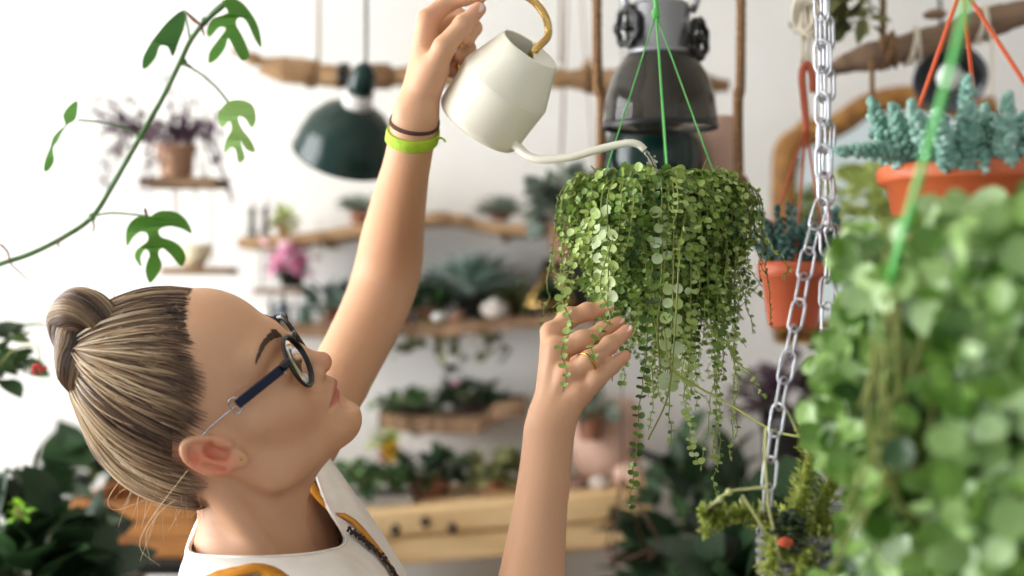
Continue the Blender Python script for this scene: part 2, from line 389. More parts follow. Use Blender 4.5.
    lipd=np.abs(h[:,2]+.0393+.1*np.abs(h[:,0])); lw=.0112*np.clip(1-(np.abs(h[:,0])/.027)**1.6,0,1)
    mixin((190,102,92),np.where((h[:,1]>.082)&(h[:,1]<.112),np.clip((lw-lipd)/.003,0,1),0)*.85)
    mixin((222,104,76),np.where(on_head,.75*near([H(E(0,0,.002)),H(E(.008,.012,.002)),H(E(.01,-.012,.002))],.022),0))
    kn=[M[k] for k in 'imrp']+L; mixin((222,140,112),.45*near(kn,.018))
    mixin((228,150,122),.45*near([P(607,308,1.384),P(619,323,1.372),P(627,331,1.354),P(625,356,1.344),P(479,9,1.467)],.022))
    hm=hairline(h)-.003+.0015*np.sin(h[:,0]*90+h[:,2]*120)
    onskull=(np.linalg.norm((h-[0,-.015,.05])/[.074,.107,.1],axis=1)<1.09)&(h[:,2]>-.075)
    mixin((84,62,48),np.where(onskull,np.clip((hm-.003)/.035,0,1)*.9,0))
    return V,Q,col,E,M
bV,bQ,bcol,EAR,MC=build_body()
person=thing('person','woman with a blonde bun in a white top, one arm raised, watering the trailing plant','person',P(270,1700,1.40)*np.array([1,1,0])+np.array([0,0,0.0]))
M_skin=col_mat('skin')
mb=MB(); mb.add(bV,[bQ]); body=mb.build('body',M_skin,person,col=bcol)
# eyes
M_eye=mat('eye_white',(225,215,205),.15); M_iris=mat('iris',(70,60,45),.1); M_nail=mat('nail',(236,196,180),.25,coat=.4)
for s in(1,-1):
    mb=MB(); mb.blob(H((s*.033,.0762,.0235)),.0122*HS,n=16); e=mb.build('eye',M_eye,person)
    mb=MB(); mb.blob(H((s*.0335,.0858,.0245)),np.array([.0055,.0028,.0055])*HS,R=HR,n=14); mb.build('iris',M_iris,e)
def nail(c,d,up,L,w):
    d=nrm(d); x=nrm(np.cross(d,up)); z=np.cross(x,d); mb=MB(); mb.blob(c,(w,L,.0012),R=np.stack([x,d,z],1),n=12); mb.build('fingernail',M_nail,person)
nail(P(479.5,8,1.4605),P(480,8,1.467)-P(463,25,1.462),(0,-1,.2),.0058,.0048)
nail(P(608,305.5,1.3795),P(607,308,1.384)-P(588,312,1.382),(-.2,-.75,.65),.0055,.0044)
nail(P(628,328.5,1.350),P(627,331,1.354)-P(610,345,1.346),(-.3,-.75,.6),.0052,.0042)
nail(P(620,320.5,1.368),P(619,323,1.372)-P(604,331,1.366),(-.3,-.75,.6),.0052,.0042)
# eyebrows
M_brow=mat('brow_hair',(84,60,42),.6)
for s in(1,-1):
    g=np.random.default_rng(3); path=[]; N=150
    for i in range(N):
        t=g.uniform(0,1); c=np.array([.012+.043*t,.0985-.021*t**1.8,.0475+.0105*math.sin(t*2.2)-.002*t]); c[2]+=g.uniform(-1,1)*.0042*(1-.75*t)
        d=np.array([.7,-.25,.75-1.0*t])*.0075; c[0]*=s; d[0]*=s
        p=[c,c+d*.5+[0,.0006,0],c+d]; path.append([H(q) for q in p])
    # lay the hairs on the skin
    path=np.array(path)
    from mathutils.bvhtree import BVHTree
    if s==1:
        BV=BVHTree.FromPolygons([tuple(v) for v in bV],[tuple(int(i) for i in q) for q in bQ])
    for i in range(N):
        for k in range(3):
            lo=BV.find_nearest(Vector(path[i,k])); path[i,k]=np.array(lo[0])+np.array(lo[1])*(.0006+.0003*k)
    mb=MB(); mb.tubes(path,np.array([.00055,.0005,.0002])*1.3,4); mb.build('eyebrow',M_brow,person)
# earring stud
mb=MB(); q=BV.find_nearest(Vector(H(EAR(-.004,-.027,.008)))); mb.blob(np.array(q[0])+np.array(q[1])*.0008,.0016,n=10); mb.build('ear_stud',mat('gold',(205,165,85),.25,1),person,label='tiny gold ear stud')
# ---------------------------------------------------------------- HAIR
M_hair=ramp_mat('hair_strands',[(38,28,28),(84,62,52),(150,120,90),(212,184,146),(244,228,200)],rough=.33,spec=.5)
M_hairbase=mat('hair_root_mass',(70,52,42),.55,c2=(104,80,60),scale=30)
SKC=np.array([0,-.0095,.0420]); SKR=np.array([.0785,.1040,.1185])
g=np.random.default_rng(11)
BUN=np.array([0.0,-.050,.146])            # where the hair gathers
def to_skull(d, off): return SKC+nrm(d)[...,:]*0+ (nrm(d/SKR)*SKR)*(1+off/.1)
def strands(N, K, lo, hi, spread, offr, back=False):
    out=[];ton=[]
    while len(out)<N:
        d=g.normal(size=3); d=d/np.linalg.norm(d); p=SKC+d*SKR
        h=float(hairline(p))
        if not(lo<h<hi) or p[2]<-.069 or np.linalg.norm(p-BUN)<.03: continue
        if abs(p[0])>.066 and -.036<p[1]<.014 and -.03<p[2]<.036: continue     # the ear
        ph=math.atan2(p[2]-.03,p[1]+.02)                                   # a lock shares its drift and colour
        lock=.75*math.sin(ph*13+p[0]*22)+.75*math.sin(ph*31+1.3+p[0]*40)+.45*math.sin(ph*83+2)
        tgt=BUN+np.array([.016*np.sign(p[0])*min(1,abs(p[0])/.05),-.010+.016*math.cos(ph),.010*math.sin(ph)])
        q=(p-SKC)/SKR; b=(tgt-SKC)/SKR; q/=np.linalg.norm(q); b/=np.linalg.norm(b)
        om=math.acos(np.clip(q@b,-1,1)); t=np.linspace(0,1,K)
        if om<.15: continue
        s=(np.sin((1-t)*om)[:,None]*q+np.sin(t*om)[:,None]*b)/math.sin(om)
        # sag: hair from the nape and temples sweeps in an arc
        side=np.cross(q,b); side/=np.linalg.norm(side)
        s=s+side*(.05*lock*np.sin(t*math.pi)[:,None]*spread); s/=np.linalg.norm(s,axis=1,keepdims=True)
        off=(offr*g.uniform(.15,1)+.0022*lock)*np.sin(np.clip(t*1.25+.06,0,1)*math.pi*.5)+.0008+.010*t**3
        dd_=nrm(s*SKR); tr_=1-.085*np.clip(dd_@np.array([0,-.80,.60]),0,1)**5
        out.append(SKC+s*SKR*(1+off[:,None]/.1)*tr_[:,None]); 
        low=np.clip((.06-p[2])/.11,0,1)*np.clip((.03-p[1])/.08,0,1)
        tn=.20+.29*lock+.48*low+g.normal()*.10
        rt=(1-t)**5; ton.append(np.clip((tn+.16*np.sin(t*2.6))*(1-rt)+(.34+.1*g.normal())*rt,0,1))
    return np.array(out),np.array(ton)
hair_root=MB(); fh=Field(HC-.16,HC+.17,.003)
fh.ell(H(SKC+[0,.004,-.003]),SKR*HS*np.array([.99,.945,.965]),HR,.004)
def cut(X):
    p=Hinv(X.reshape(-1,3)).reshape(X.shape); return (hairline(p)-.022)*.94
fh.op(cut,HC-.15,HC+.15,.012,'sub')
def cut2(X):
    p=Hinv(X.reshape(-1,3)).reshape(X.shape); return (p[...,2]+.062)*.94
fh.op(cut2,HC-.15,HC+.15,.012,'sub')
fh.D=np.maximum(fh.D,-1)
hv,hq=fh.mesh()
hair_root.add(hv,[hq],.3)
hair=hair_root.build('hair',M_hairbase,person,label='blonde and brown hair swept back')
A,T1=strands(4200,16,.006,.16,1,.0085)
B_,T2=strands(1700,16,-.006,.016,.5,.003)
for i in range(len(B_)): T2[i]=np.clip(T2[i]-.02,0,1)
mb=MB()
for paths,tn in((A,T1),(B_,T2)):
    pw=H(paths.reshape(-1,3)).reshape(paths.shape); K=pw.shape[1]
    mb.tubes(pw,np.interp(np.linspace(0,1,K),[0,.15,.85,1],[.00012,.00062,.0007,.0004]),3,np.asarray(tn),cap=False)
# wisps: loose ends at the nape, over the crown and the hairline
W=[];WT=[]
for i in range(24):
    p=SKC+nrm(np.array([g.uniform(.1,.9),g.uniform(-1,-.35),g.uniform(-.75,-.1)]))*SKR
    d=np.array([g.uniform(-.02,.01),-g.uniform(.01,.045),-g.uniform(.005,.03)]); c=np.array([g.normal()*.012,g.normal()*.012,g.normal()*.012-.008])
    t=np.linspace(0,1,12)[:,None]; W.append(H(p+d*t+c*np.sin(t*2.2)*t)); WT.append(.6)
for i in range(40):
    s_=g.uniform(-.3,1); p=SKC+nrm(np.array([.75*s_,.62-.5*max(0,s_)+g.normal()*.06,.62-.1*s_+g.normal()*.05]))*SKR*1.015
    d=np.array([g.uniform(-.01,.012),-g.uniform(-.012,.03),g.uniform(-.006,.012)]); t=np.linspace(0,1,12)[:,None]
    W.append(H(p+d*t+np.array([.004,.0,.006])*np.sin(t*math.pi))); WT.append(.62)
for (a,b,c,d) in (((188,470,1.27),(150,520,1.27),(140,548,1.28),(160,566,1.28)),((120,480,1.3),(108,500,1.3),(116,510,1.3),(150,498,1.3)),((175,500,1.28),(160,512,1.28),(146,535,1.27),(150,560,1.27))):
    W.append(spline(PP([a,b,c,d]),12)); WT.append(.8)
mb.tubes(np.array(W),np.linspace(.00034,.00014,12),3,np.array(WT),cap=False)
# small tuft by the bun
for i in range(16):
    p=np.array([g.normal()*.006,-.030+g.normal()*.006,.158]); t=np.linspace(0,1,12)[:,None]
    mb.tubes(H(p+np.array([g.normal()*.006,g.normal()*.008,.022])*t),np.linspace(.0008,.0002,12),3,.2,cap=False)
mb.build('strands',M_hair,hair)
# the bun: a rope of hair coiled on the crown
BA=nrm(HR@np.array([0,-.52,.85])); BCt=P(84,340,1.29)
BX=nrm(np.cross(BA,[0,1,0])); BY=np.cross(BA,BX)
if BX[2]<0: BX=-BX
BY=np.cross(BA,BX)
YB_=1.285
rope_=spline(PP([(116,352,1.30),(109,328,1.285),(95,312,1.275),(76,309,1.275),(68,322,1.285),(73,345,1.285),(74,366,1.283),(80,383,1.290),(97,388,1.30)]),60)
rope_r=np.interp(np.linspace(0,1,60),[0,.15,.35,.5,.62,.8,1],[.010,.0155,.0180,.0175,.0165,.0150,.008])
mb=MB(); mb.tubes(rope_,rope_r*.93,14,.3); bun=mb.build('bun',M_hairbase,hair,label='twisted bun of golden brown hair')
def rope_frame():
    t=nrm(np.gradient(rope_,axis=0)); u=[nrm(np.cross(t[0],[0,0,1.]))]
    for k in range(1,60): u.append(nrm(u[-1]-t[k]*(u[-1]@t[k])))
    u=np.array(u); return u,np.cross(t,u)
ru,rv=rope_frame(); SP=[];ST=[]
for i in range(1500):
    k0=g.uniform(0,42); kk=np.linspace(k0,min(k0+g.uniform(12,18),59),14); ph=g.uniform(0,2*math.pi); tw=ph+(kk-k0)*.085
    C=np.stack([np.interp(kk,np.arange(60),rope_[:,j]) for j in range(3)],-1); U=np.stack([np.interp(kk,np.arange(60),ru[:,j]) for j in range(3)],-1); W_=np.stack([np.interp(kk,np.arange(60),rv[:,j]) for j in range(3)],-1)
    R_=np.interp(kk,np.arange(60),rope_r)*(1+.035*math.sin((ph-k0*.085)*4)+.03*g.normal()*.5)
    SP.append(C+R_[:,None]*(np.cos(tw)[:,None]*U+np.sin(tw)[:,None]*W_)); ST.append(np.clip(.40+.16*math.sin((ph-k0*.085)*4)+.13*g.normal()+0*kk,0,1))
mb=MB(); mb.tubes(np.array(SP),np.interp(np.linspace(0,1,14),[0,.15,.85,1],[.0002,.0006,.0006,.0002]),3,np.array(ST),cap=False)
FL=[]
for i in range(14):
    k=g.integers(8,52); d=nrm(ru[k]*g.normal()+rv[k]*g.normal()); t=np.linspace(0,1,12)[:,None]; FL.append(rope_[k]+d*rope_r[k]+(d*.012+g.normal(size=3)*.008)*t+np.array([0,0,.006])*np.sin(t*3))
mb.tubes(np.array(FL),np.linspace(.0003,.00015,12),3,.6,cap=False)
mb.build('strands',M_hair,bun)
# ---------------------------------------------------------------- GLASSES
M_black=mat('black_acetate',(14,14,18),.22,spec=.5); M_navy=mat('navy_acetate',(20,28,52),.3); M_steel=mat('steel',(200,200,205),.25,1)
M_lens,nt_,b_=_mat('lens_glass'); tr_n=nt_.nodes.new('ShaderNodeBsdfTransparent'); tr_n.inputs[0].default_value=(.86,.80,.76,1); gln=nt_.nodes.new('ShaderNodeBsdfGlossy'); gln.inputs['Roughness'].default_value=.03; lw_=nt_.nodes.new('ShaderNodeFresnel'); lw_.inputs[0].default_value=1.35; mxn=nt_.nodes.new('ShaderNodeMixShader')
nt_.links.new(lw_.outputs[0],mxn.inputs[0]); nt_.links.new(tr_n.outputs[0],mxn.inputs[1]); nt_.links.new(gln.outputs[0],mxn.inputs[2]); nt_.links.new(mxn.outputs[0],nt_.nodes['Material Output'].inputs['Surface'])
gl=thing('eyeglasses','round black glasses with navy temples worn by the woman','glasses',H((0,.105,.02)))
def ring(c,xa,ya,za,rx,ry,r,n=48):
    t=np.arange(n+1)*2*math.pi/n
    return c+rx*np.cos(t)[:,None]*xa+ry*np.sin(t)[:,None]*ya
def lens_frame(s):
    c=np.array([s*.0345,.1015,.0205]); xa=nrm(np.array([1,-.16*s,0])); ya=nrm(np.array([0,.14,1.])); za=np.cross(xa,ya)
    return H(c),HR@xa,HR@ya,HR@za
fr=MB()
for s in(1,-1):
    c,xa,ya,za=lens_frame(s); fr.tubes(ring(c,xa,ya,za,.0262,.0245,0),.0018,8,cap=False)
c1,c2=lens_frame(1)[0],lens_frame(-1)[0]
fr.tubes(spline([H((.0118,.104,.030)),H((.005,.1085,.034)),H((-.005,.1085,.034)),H((-.0118,.104,.030))],12),.0020,8)
for s in(1,-1):
    fr.tubes(spline([H((s*.054,.1005,.033)),H((s*.062,.0985,.0355)),H((s*.068,.093,.0360))],8),[.002,.0028,.0036,.0042,.0042,.0042,.0042,.004],8)
    fr.tubes(spline([H((s*.0135,.101,.014)),H((s*.0115,.0955,.013)),H((s*.0105,.094,.008))],8),.0009,6)
frame=fr.build('frame',M_black,gl)
for s in(1,-1):
    c,xa,ya,za=lens_frame(s); mb=MB(); mb.lathe([(0,.0007),(.012,.0007),(.0236,.0004),(.0236,-.0004),(.012,-.0007),(0,-.0007)],c,za,40); mb.build('lens',M_lens,gl)
    mb=MB(); a=H((s*.068,.0925,.0358)); b=H((s*.0765,.040,.0385)); m=H((s*.0735,.066,.0375)); e=H((s*.0785,.005,.0385))
    d=nrm(b-a); up=HR[:,2]; x=nrm(np.cross(d,up)); R=np.stack([x,d,np.cross(x,d)],1)
    mb.box((a+b)/2,(.0028,np.linalg.norm(b-a),.0092),R,.0008)
    tp=mb.build('temple',M_navy,gl,smooth=False)
    mb=MB(); q=R@np.array([0,1,0]); cc=b+q*.001
    rr=[cc+R@np.array([0,uy*.0036,uz*.0064]) for uy,uz in((-1,-1),(1,-1),(1,1),(-1,1),(-1,-1))]
    mb.tubes(spline(rr,25),.0009,6,cap=False); mb.tubes(np.array([b,e,H((s*.0785,-.012,.034)),H((s*.076,-.03,.012))]),.0010,6); mb.build('clasp',M_steel,tp,label='steel clasp and wire ear piece')
# ---------------------------------------------------------------- CLOTHES
M_shirt=mat('white_cotton',(236,230,222),.85,c2=(228,221,212),scale=40,bump=.15,bscale=900,spec=.15)
rings=[PP([(191,553,1.31),(235,557,1.262),(285,556,1.270),(326,551,1.310),(346,540,1.37),(327,505,1.44),(305,457,1.505),(270,474,1.515),(208,514,1.46),(194,536,1.38)]),
 PP([(186,562,1.295),(232,568,1.235),(287,569,1.240),(340,562,1.285),(365,552,1.365),(345,505,1.455),(315,450,1.520),(275,462,1.54),(209,505,1.475),(190,540,1.395)]),
 PP([(182,585,1.28),(228,600,1.195),(292,600,1.195),(352,590,1.25),(392,580,1.355),(366,515,1.475),(328,462,1.545),(280,455,1.575),(213,510,1.51),(186,555,1.41)]),
 PP([(180,650,1.28),(225,690,1.195),(300,690,1.195),(385,660,1.25),(425,640,1.365),(412,600,1.48),(372,560,1.56),(300,560,1.59),(220,580,1.54),(182,620,1.42)]),
 PP([(185,760,1.30),(225,790,1.23),(300,790,1.22),(375,780,1.27),(400,770,1.365),(392,740,1.46),(355,715,1.53),(295,710,1.55),(225,720,1.51),(188,740,1.42)])]
def ellring(c,rx,ry,n=10,rot=math.pi):
    t=rot+np.arange(n)*2*math.pi/n; return np.stack([c[0]+rx*np.cos(t),c[1]+ry*np.sin(t),np.full(n,c[2])],-1)
rings+=[ellring((P(285,0,1.38)[0],1.385,1.02),.14,.11),ellring((P(280,0,1.4)[0],1.40,.86),.165,.13)]
RV=np.array([spline(r,72,True) for r in rings]); RV=np.stack([spline(RV[:,j],40) for j in range(72)],1)
nn=nrm(RV-RV.mean(1,keepdims=True))
fold=np.sin(np.linspace(0,1,40)[:,None]*9+np.sin(np.arange(72)*2*math.pi/72*3)*2.2+np.arange(72)*2*math.pi/72*7)*.0022*np.clip((np.arange(40)[:,None]-3)/8,0,1)
RV=RV+nn*fold[...,None]
inner=RV[:6]-nn[:6]*.003; inner=inner[::-1]
ALL=np.concatenate([inner,RV]); K,n_=ALL.shape[:2]; idx=np.arange(K*n_).reshape(K,n_)
q=np.stack([idx[:-1],idx[1:],np.roll(idx,-1,1)[1:],np.roll(idx,-1,1)[:-1]],-1).reshape(-1,4)[:,::-1]
mb=MB(); mb.add(ALL,[q]); shirt=mb.build('shirt',M_shirt,person,label='loose white sleeveless cotton top')
# hem piping and embroidery, apron straps
SBV=BVHTree.FromPolygons([tuple(v) for v in ALL.reshape(-1,3)],[tuple(int(i) for i in f) for f in q])
def on_shirt(p,off):
    r=SBV.find_nearest(Vector(p)); n_=np.array(r[1]); p0=np.array(r[0])
    if n_@(p0-np.array([P(285,600,1.38)[0],1.38,p0[2]]))<0: n_=-n_
    return p0+n_*off
mb=MB(); mb.tubes(RV[0][list(range(72))+[0]],.0016,6,cap=False); mb.build('collar_hem',M_shirt,shirt)
M_mustard=mat('mustard_canvas',(204,138,44),.8,c2=(188,122,36),scale=120,bump=.2,bscale=1200,spec=.2)
def ribbon(pts,w,off,th=.0016,n=26,raw=0):
    c=spline([p if i<raw else on_shirt(p,off) for i,p in enumerate(pts)],n); t=nrm(np.gradient(c,axis=0)); nr=np.array([np.array(on_shirt(p,.02))-np.array(on_shirt(p,0)) for p in c]); nr=nrm(nr-t*(nr*t).sum(1,keepdims=True)); s=np.cross(t,nr)
    V=np.stack([c-s*w/2,c+s*w/2,c+s*w/2+nr*th,c-s*w/2+nr*th],1); i=np.arange(n*4).reshape(n,4)
    mb=MB(); mb.add(V,[np.stack([i[:-1],i[1:],np.roll(i,-1,1)[1:],np.roll(i,-1,1)[:-1]],-1).reshape(-1,4),i[0][None,::-1],i[-1][None]]); return mb,c
mb,_=ribbon(PP([(196,608,1.23),(210,588,1.22),(238,578,1.215),(266,584,1.22),(284,608,1.215),(296,650,1.21)]),.020,.004); mb.build('apron_strap',M_mustard,person,label='mustard yellow apron strap')
mb,_=ribbon(PP([(302,470,1.485),(309,482,1.468),(319,496,1.450),(334,511,1.434),(349,529,1.42),(362,548,1.40),(376,578,1.375),(388,640,1.37)]),.010,.003,raw=4); mb.build('apron_strap',M_mustard,person,label='mustard yellow apron strap')
M_emb=mat('dark_embroidery',(46,36,34),.7)
mb,c=ribbon(PP([(352,533,1.39),(366,548,1.38),(382,566,1.37),(400,592,1.365)]),.004,.004); gg=np.random.default_rng(5)
for p in spline(c,40):
    for k in range(2): mb.blob(on_shirt(p+gg.normal(size=3)*.0035-np.array([.003,0,.001]),.0045),gg.uniform(.0012,.0023),n=6)
mb.build('embroidered_trim',M_emb,shirt,label='dark embroidered trim')
M_jean=mat('denim',(70,84,104),.85,c2=(56,68,88),scale=60,bump=.2,bscale=800); M_shoe=mat('canvas_shoe',(225,222,214),.7)
px_=P(280,0,1.4)[0]
mb=MB(); mb.tubes(np.array([(px_,1.4,.93),(px_,1.4,.87),(px_,1.4,.80)]),[.125,.155,.15],24)
for s in(-1,1):
    mb.tubes(spline([(px_,1.4+s*.075,.84),(px_+.005,1.4+s*.08,.62),(px_,1.4+s*.085,.46),(px_-.01,1.4+s*.09,.1)],16),np.linspace(.092,.05,16),18)
mb.build('trousers',M_jean,person)
for s in(-1,1):
    mb=MB(); mb.blob((px_+.04,1.4+s*.09,.045),(.125,.042,.045),n=18); mb.tubes(np.array([(px_-.01,1.4+s*.09,.05),(px_-.01,1.4+s*.09,.12)]),[.045,.04],14); mb.build('shoe',M_shoe,person)
# ---------------------------------------------------------------- WRIST AND FINGER
M_band=mat('lime_band',(176,206,48),.6,c2=(150,184,38),scale=60,bump=.3,bscale=500); M_cord=mat('brown_cord',(92,58,46),.7)
def arm_ring(px,py,Y,axis,r,flat,extra,tilt=0):
    ax=nrm(axis); x=nrm(np.cross(ax,[0,1,0])); y=np.cross(ax,x); c=P(px,py,Y); t=np.arange(49)*2*math.pi/48; out=[]
    for a in t:
        d=math.cos(a)*x+math.sin(a)*y+ax*tilt*math.cos(a); d0=d/np.linalg.norm(d)
        h=BV.ray_cast(Vector(c+d0*.08),Vector(-d0)); r_=np.linalg.norm(np.array(h[0])-c) if h[0] is not None else r
        out.append(c+d0*(min(r_,.04)+extra))
    return np.array(out)
axw=P(417,110,1.485)-P(408,158,1.515)
wb=thing('wristband','lime green woven wristband on the raised wrist','bracelet',P(413,137,1.50))
mb=MB()
for k in range(4):
    p=arm_ring(411.8+.55*k,140.0-2.7*k,1.503-.0018*k,axw,.022,1,.0014,-.12); mb.tubes(p,.0021,6,cap=False)
for k in range(3):
    p=arm_ring(412.1+.55*k,138.7-2.7*k,1.502-.0018*k,axw,.022,1,.0020,-.12); mb.tubes(p,.0014,6,cap=False)
mb.build('band',M_band,wb)
mb=MB(); e=P(438,139,1.485); mb.tubes(spline([e,e+[.004,0,.001],e+[.008,-.001,-.003]],6),.0012,5); mb.build('knot',M_band,wb)
cb=thing('cord_bracelet','thin brown cord bracelet above the lime wristband','bracelet',P(415,128,1.495))
mb=MB(); mb.tubes(arm_ring(416.3,123.5,1.490,axw,.022,1,.0010,-.06),.0012,6,cap=False); mb.tubes(arm_ring(416.0,125.5,1.491,axw,.022,1,.0010,-.08),.0009,6,cap=False); mb.build('cord',M_cord,cb)
r0=BV.find_nearest(Vector(P(414,153,1.47))); mb=MB(); mb.blob(np.array(r0[0])+np.array(r0[1])*.001,.0015,n=8); mb.tubes(np.array([P(414,142,1.474),P(414,152,1.4795)]),.0003,4); mb.build('bead',M_cord,cb,label='tiny pale hanging bead')
rg=thing('finger_ring','thin gold ring on a finger of the lower hand','ring',P(590,361,1.332))
d=P(610,345,1.346)-P(590,361,1.332); a=P(587,363,1.330); axr=nrm(d); x=nrm(np.cross(axr,[0,1,0])); y=np.cross(axr,x); t=np.arange(33)*2*math.pi/32
mb=MB(); mb.tubes(a+.0106*(np.cos(t)[:,None]*x+np.sin(t)[:,None]*y),.0013,6,cap=False); mb.build("band",bpy.data.materials['gold'],rg)
# ================================================================ WATERING CAN
M_ivory=mat('ivory_enamel',(240,234,214),.32,spec=.5,coat=.15); M_dark=mat('dark_inside',(40,34,26),.6); M_brass=mat('brass',(216,178,108),.2,1)
wc=thing('watering_can','ivory watering can with a brass handle, tipped in the raised hand','watering can',P(477,127,1.50))
cax=nrm(np.array([.0612,-.041,.0833])); cb_=P(477,127,1.507)
mb=MB(); mb.lathe([(0,.0),(.040,0),(.0455,.0012),(.0478,.0045),(.0485,.010),(.0490,.030),(.0500,.050),(.0503,.0560),(.0498,.0575),(.0480,.0622),(.036,.0937),(.0330,.1015),(.0318,.1025),(.0308,.1015),(.0480,.058),(.0465,.010),(.044,.004),(0,.003)],cb_,cax,64)
canb=mb.build('body',M_ivory,wc)
mb=MB(); px_ax=nrm(np.array([1.,0,0])-cax*cax[0]); py_ax=np.cross(cax,px_ax)
a=np.linspace(-1.45,1.45,22); top=cb_+cax*.1022
rim=np.array([top+.0322*(math.cos(t)*px_ax+math.sin(t)*py_ax) for t in a]); V=np.vstack([rim,rim-cax*.0016]); n_=len(rim)
mb.add(V,[np.arange(n_)[None],np.arange(n_,2*n_)[None,::-1],np.array([[i,(i+1)%n_,n_+(i+1)%n_,n_+i] for i in range(n_)])[:,::-1]]); mb.build('lid',M_ivory,wc,smooth=False)
hp=spline([top-cax*.012+px_ax*.004,top+px_ax*.005+cax*.004,P(548,35,1.493),P(545,16,1.493),P(532,0,1.496),P(512,-10,1.50),P(494,-10,1.503),P(481,0,1.507),P(470,22,1.510),P(462,48,1.513),P(459,70,1.515),P(466,80,1.512)],70)
mb=MB(); mb.tubes(hp,.0042,12); mb.build('handle',M_brass,wc,label='brass tube handle')
sp=spline([P(513,143,1.487),P(519,148,1.480),P(528,156,1.472),P(543,159.5,1.466),P(570,157,1.46),P(600,149,1.456),P(625,143.5,1.453),P(637,144,1.452),P(645,150,1.452)],50)
mb=MB(); mb.tubes(sp,np.interp(np.linspace(0,1,50),[0,.08,.3,1],[.0075,.0052,.0046,.0036]),12); mb.build('spout',M_ivory,wc)
M_water=mat('water',(255,255,255),.0,trans=1,ior=1.33)
wt=MB(); gw=np.random.default_rng(2)
pth=spline([P(645,151,1.452),P(650,158,1.452),P(654,168,1.453),P(656,182,1.454)],9)
wt.tubes(pth,[.0026,.0030,.0022,.0030,.0021,.0031,.0024,.0028,.002],8)
for i in range(12): wt.blob(pth[gw.integers(2,9)]+gw.normal(size=3)*.0035,gw.uniform(.0008,.0018),n=8)
wo=wt.build('water_stream',M_water); LOC[wo.name]=np.zeros(3); props(wo,'clear trickle of water falling from the tip of the can spout','water')
# ================================================================ TRAILING PLANT
M_leaf=ramp_mat('trailing_leaf',[(54,84,30),(106,138,54),(152,176,84),(184,204,122),(212,226,196)],.42,.45,.2)
M_stem=ramp_mat('trailing_stem',[(120,112,60),(150,160,84)],.6,.3)
M_greenpot=mat('green_plastic',(70,150,60),.35,trans=.0,spec=.5); M_coir=mat('coir',(120,88,56),.95,c2=(78,56,36),scale=90,bump=.8,bscale=200)
M_gwire=mat('green_plastic_wire',(96,186,92),.4)
Yp=1.475; pc=P(657,205,Yp)
hp_=thing('hanging_plant','trailing plant with tiny round leaves in a green pot under the spout','plant',pc-np.array([0,0,.12]))
mb=MB(); mb.lathe([(0,-.100),(.046,-.100),(.051,-.096),(.068,-.004),(.072,-.002),(.072,.004),(.068,.004),(.065,-.01),(0,-.012)],pc,(0,0,1),48); mb.build('pot',M_greenpot,hp_,label='bright green plastic pot')
mb=MB(); mb.lathe([(0,.004),(.05,.006),(.066,.004),(.068,.014),(.062,.020),(.04,.016),(0,.018)],pc,(0,0,1),48); mb.build('coir_liner',M_coir,hp_)
gp=np.random.default_rng(21)
S_path=[];S_len=[]
def hang(a,r0,out,L,K=26,sway=.012,rise=.012):
    s=np.linspace(0,1,K)*(L+.07); c=np.array([math.cos(a),math.sin(a)])
    arc=.07; t=np.clip(s/arc,0,1); rad=r0+out*np.sin(t*math.pi/2); z=rise*np.sin(t*math.pi)-np.where(s>arc,s-arc,0)-.02*t**2
    w=np.cumsum(gp.normal(size=(K,2))*sway/5,axis=0)*np.clip((s-arc)/L,0,1)[:,None]
    p=np.stack([rad*c[0]+w[:,0],rad*c[1]+w[:,1],z],-1)+pc+[0,0,.012]
    if out>.02: p[:,:2]-=c*(np.clip((s-arc)/L,0,1)**1.5*.012)[:,None]
    return p
for i in range(330):
    a=gp.uniform(0,2*math.pi) if i%3 else gp.uniform(math.pi,2*math.pi); x=math.cos(a)
    base=np.interp(x,[-1,-.75,-.45,-.1,.2,.5,.8,1],[.10,.12,.135,.19,.17,.18,.20,.14]); L=base*gp.choice([gp.uniform(.15,.5),gp.uniform(.4,.8),gp.uniform(.7,1.1)])
    S_path.append(hang(a,gp.uniform(.025,.066),gp.uniform(.010,.030),L,26,gp.uniform(.008,.03),gp.uniform(.006,.026)))
for (a,L,o) in ((-1.70,.300,.035),(-1.55,.235,.04),(-1.05,.285,.03),(-.95,.25,.032),(-.72,.26,.03),(-1.3,.25,.03),(-.5,.23,.03),(-.4,.25,.028),(-1.85,.22,.03)):
    S_path.append(hang(a,.055,o,L,40,.012))
for k in range(22):     # short wisps fanning out to the sides
    a=gp.choice([math.pi,0])+gp.normal()*.6; S_path.append(hang(a,.07,gp.uniform(.02,.040),gp.uniform(.03,.13),22,.022))
for pts in (((592,215,1.40),(578,250,1.345),(562,295,1.325),(572,325,1.315),(561,350,1.31),(567,372,1.307),(563,392,1.305)),((612,240,1.375),(600,285,1.345),(610,318,1.335),(592,345,1.322),(598,362,1.315))):
    S_path.append(spline(PP(pts),30))
mbS=MB(); mbL=MB(); RL=leaf_round(.10); pos=[];dirs=[];ups=[];szs=[];tns=[]
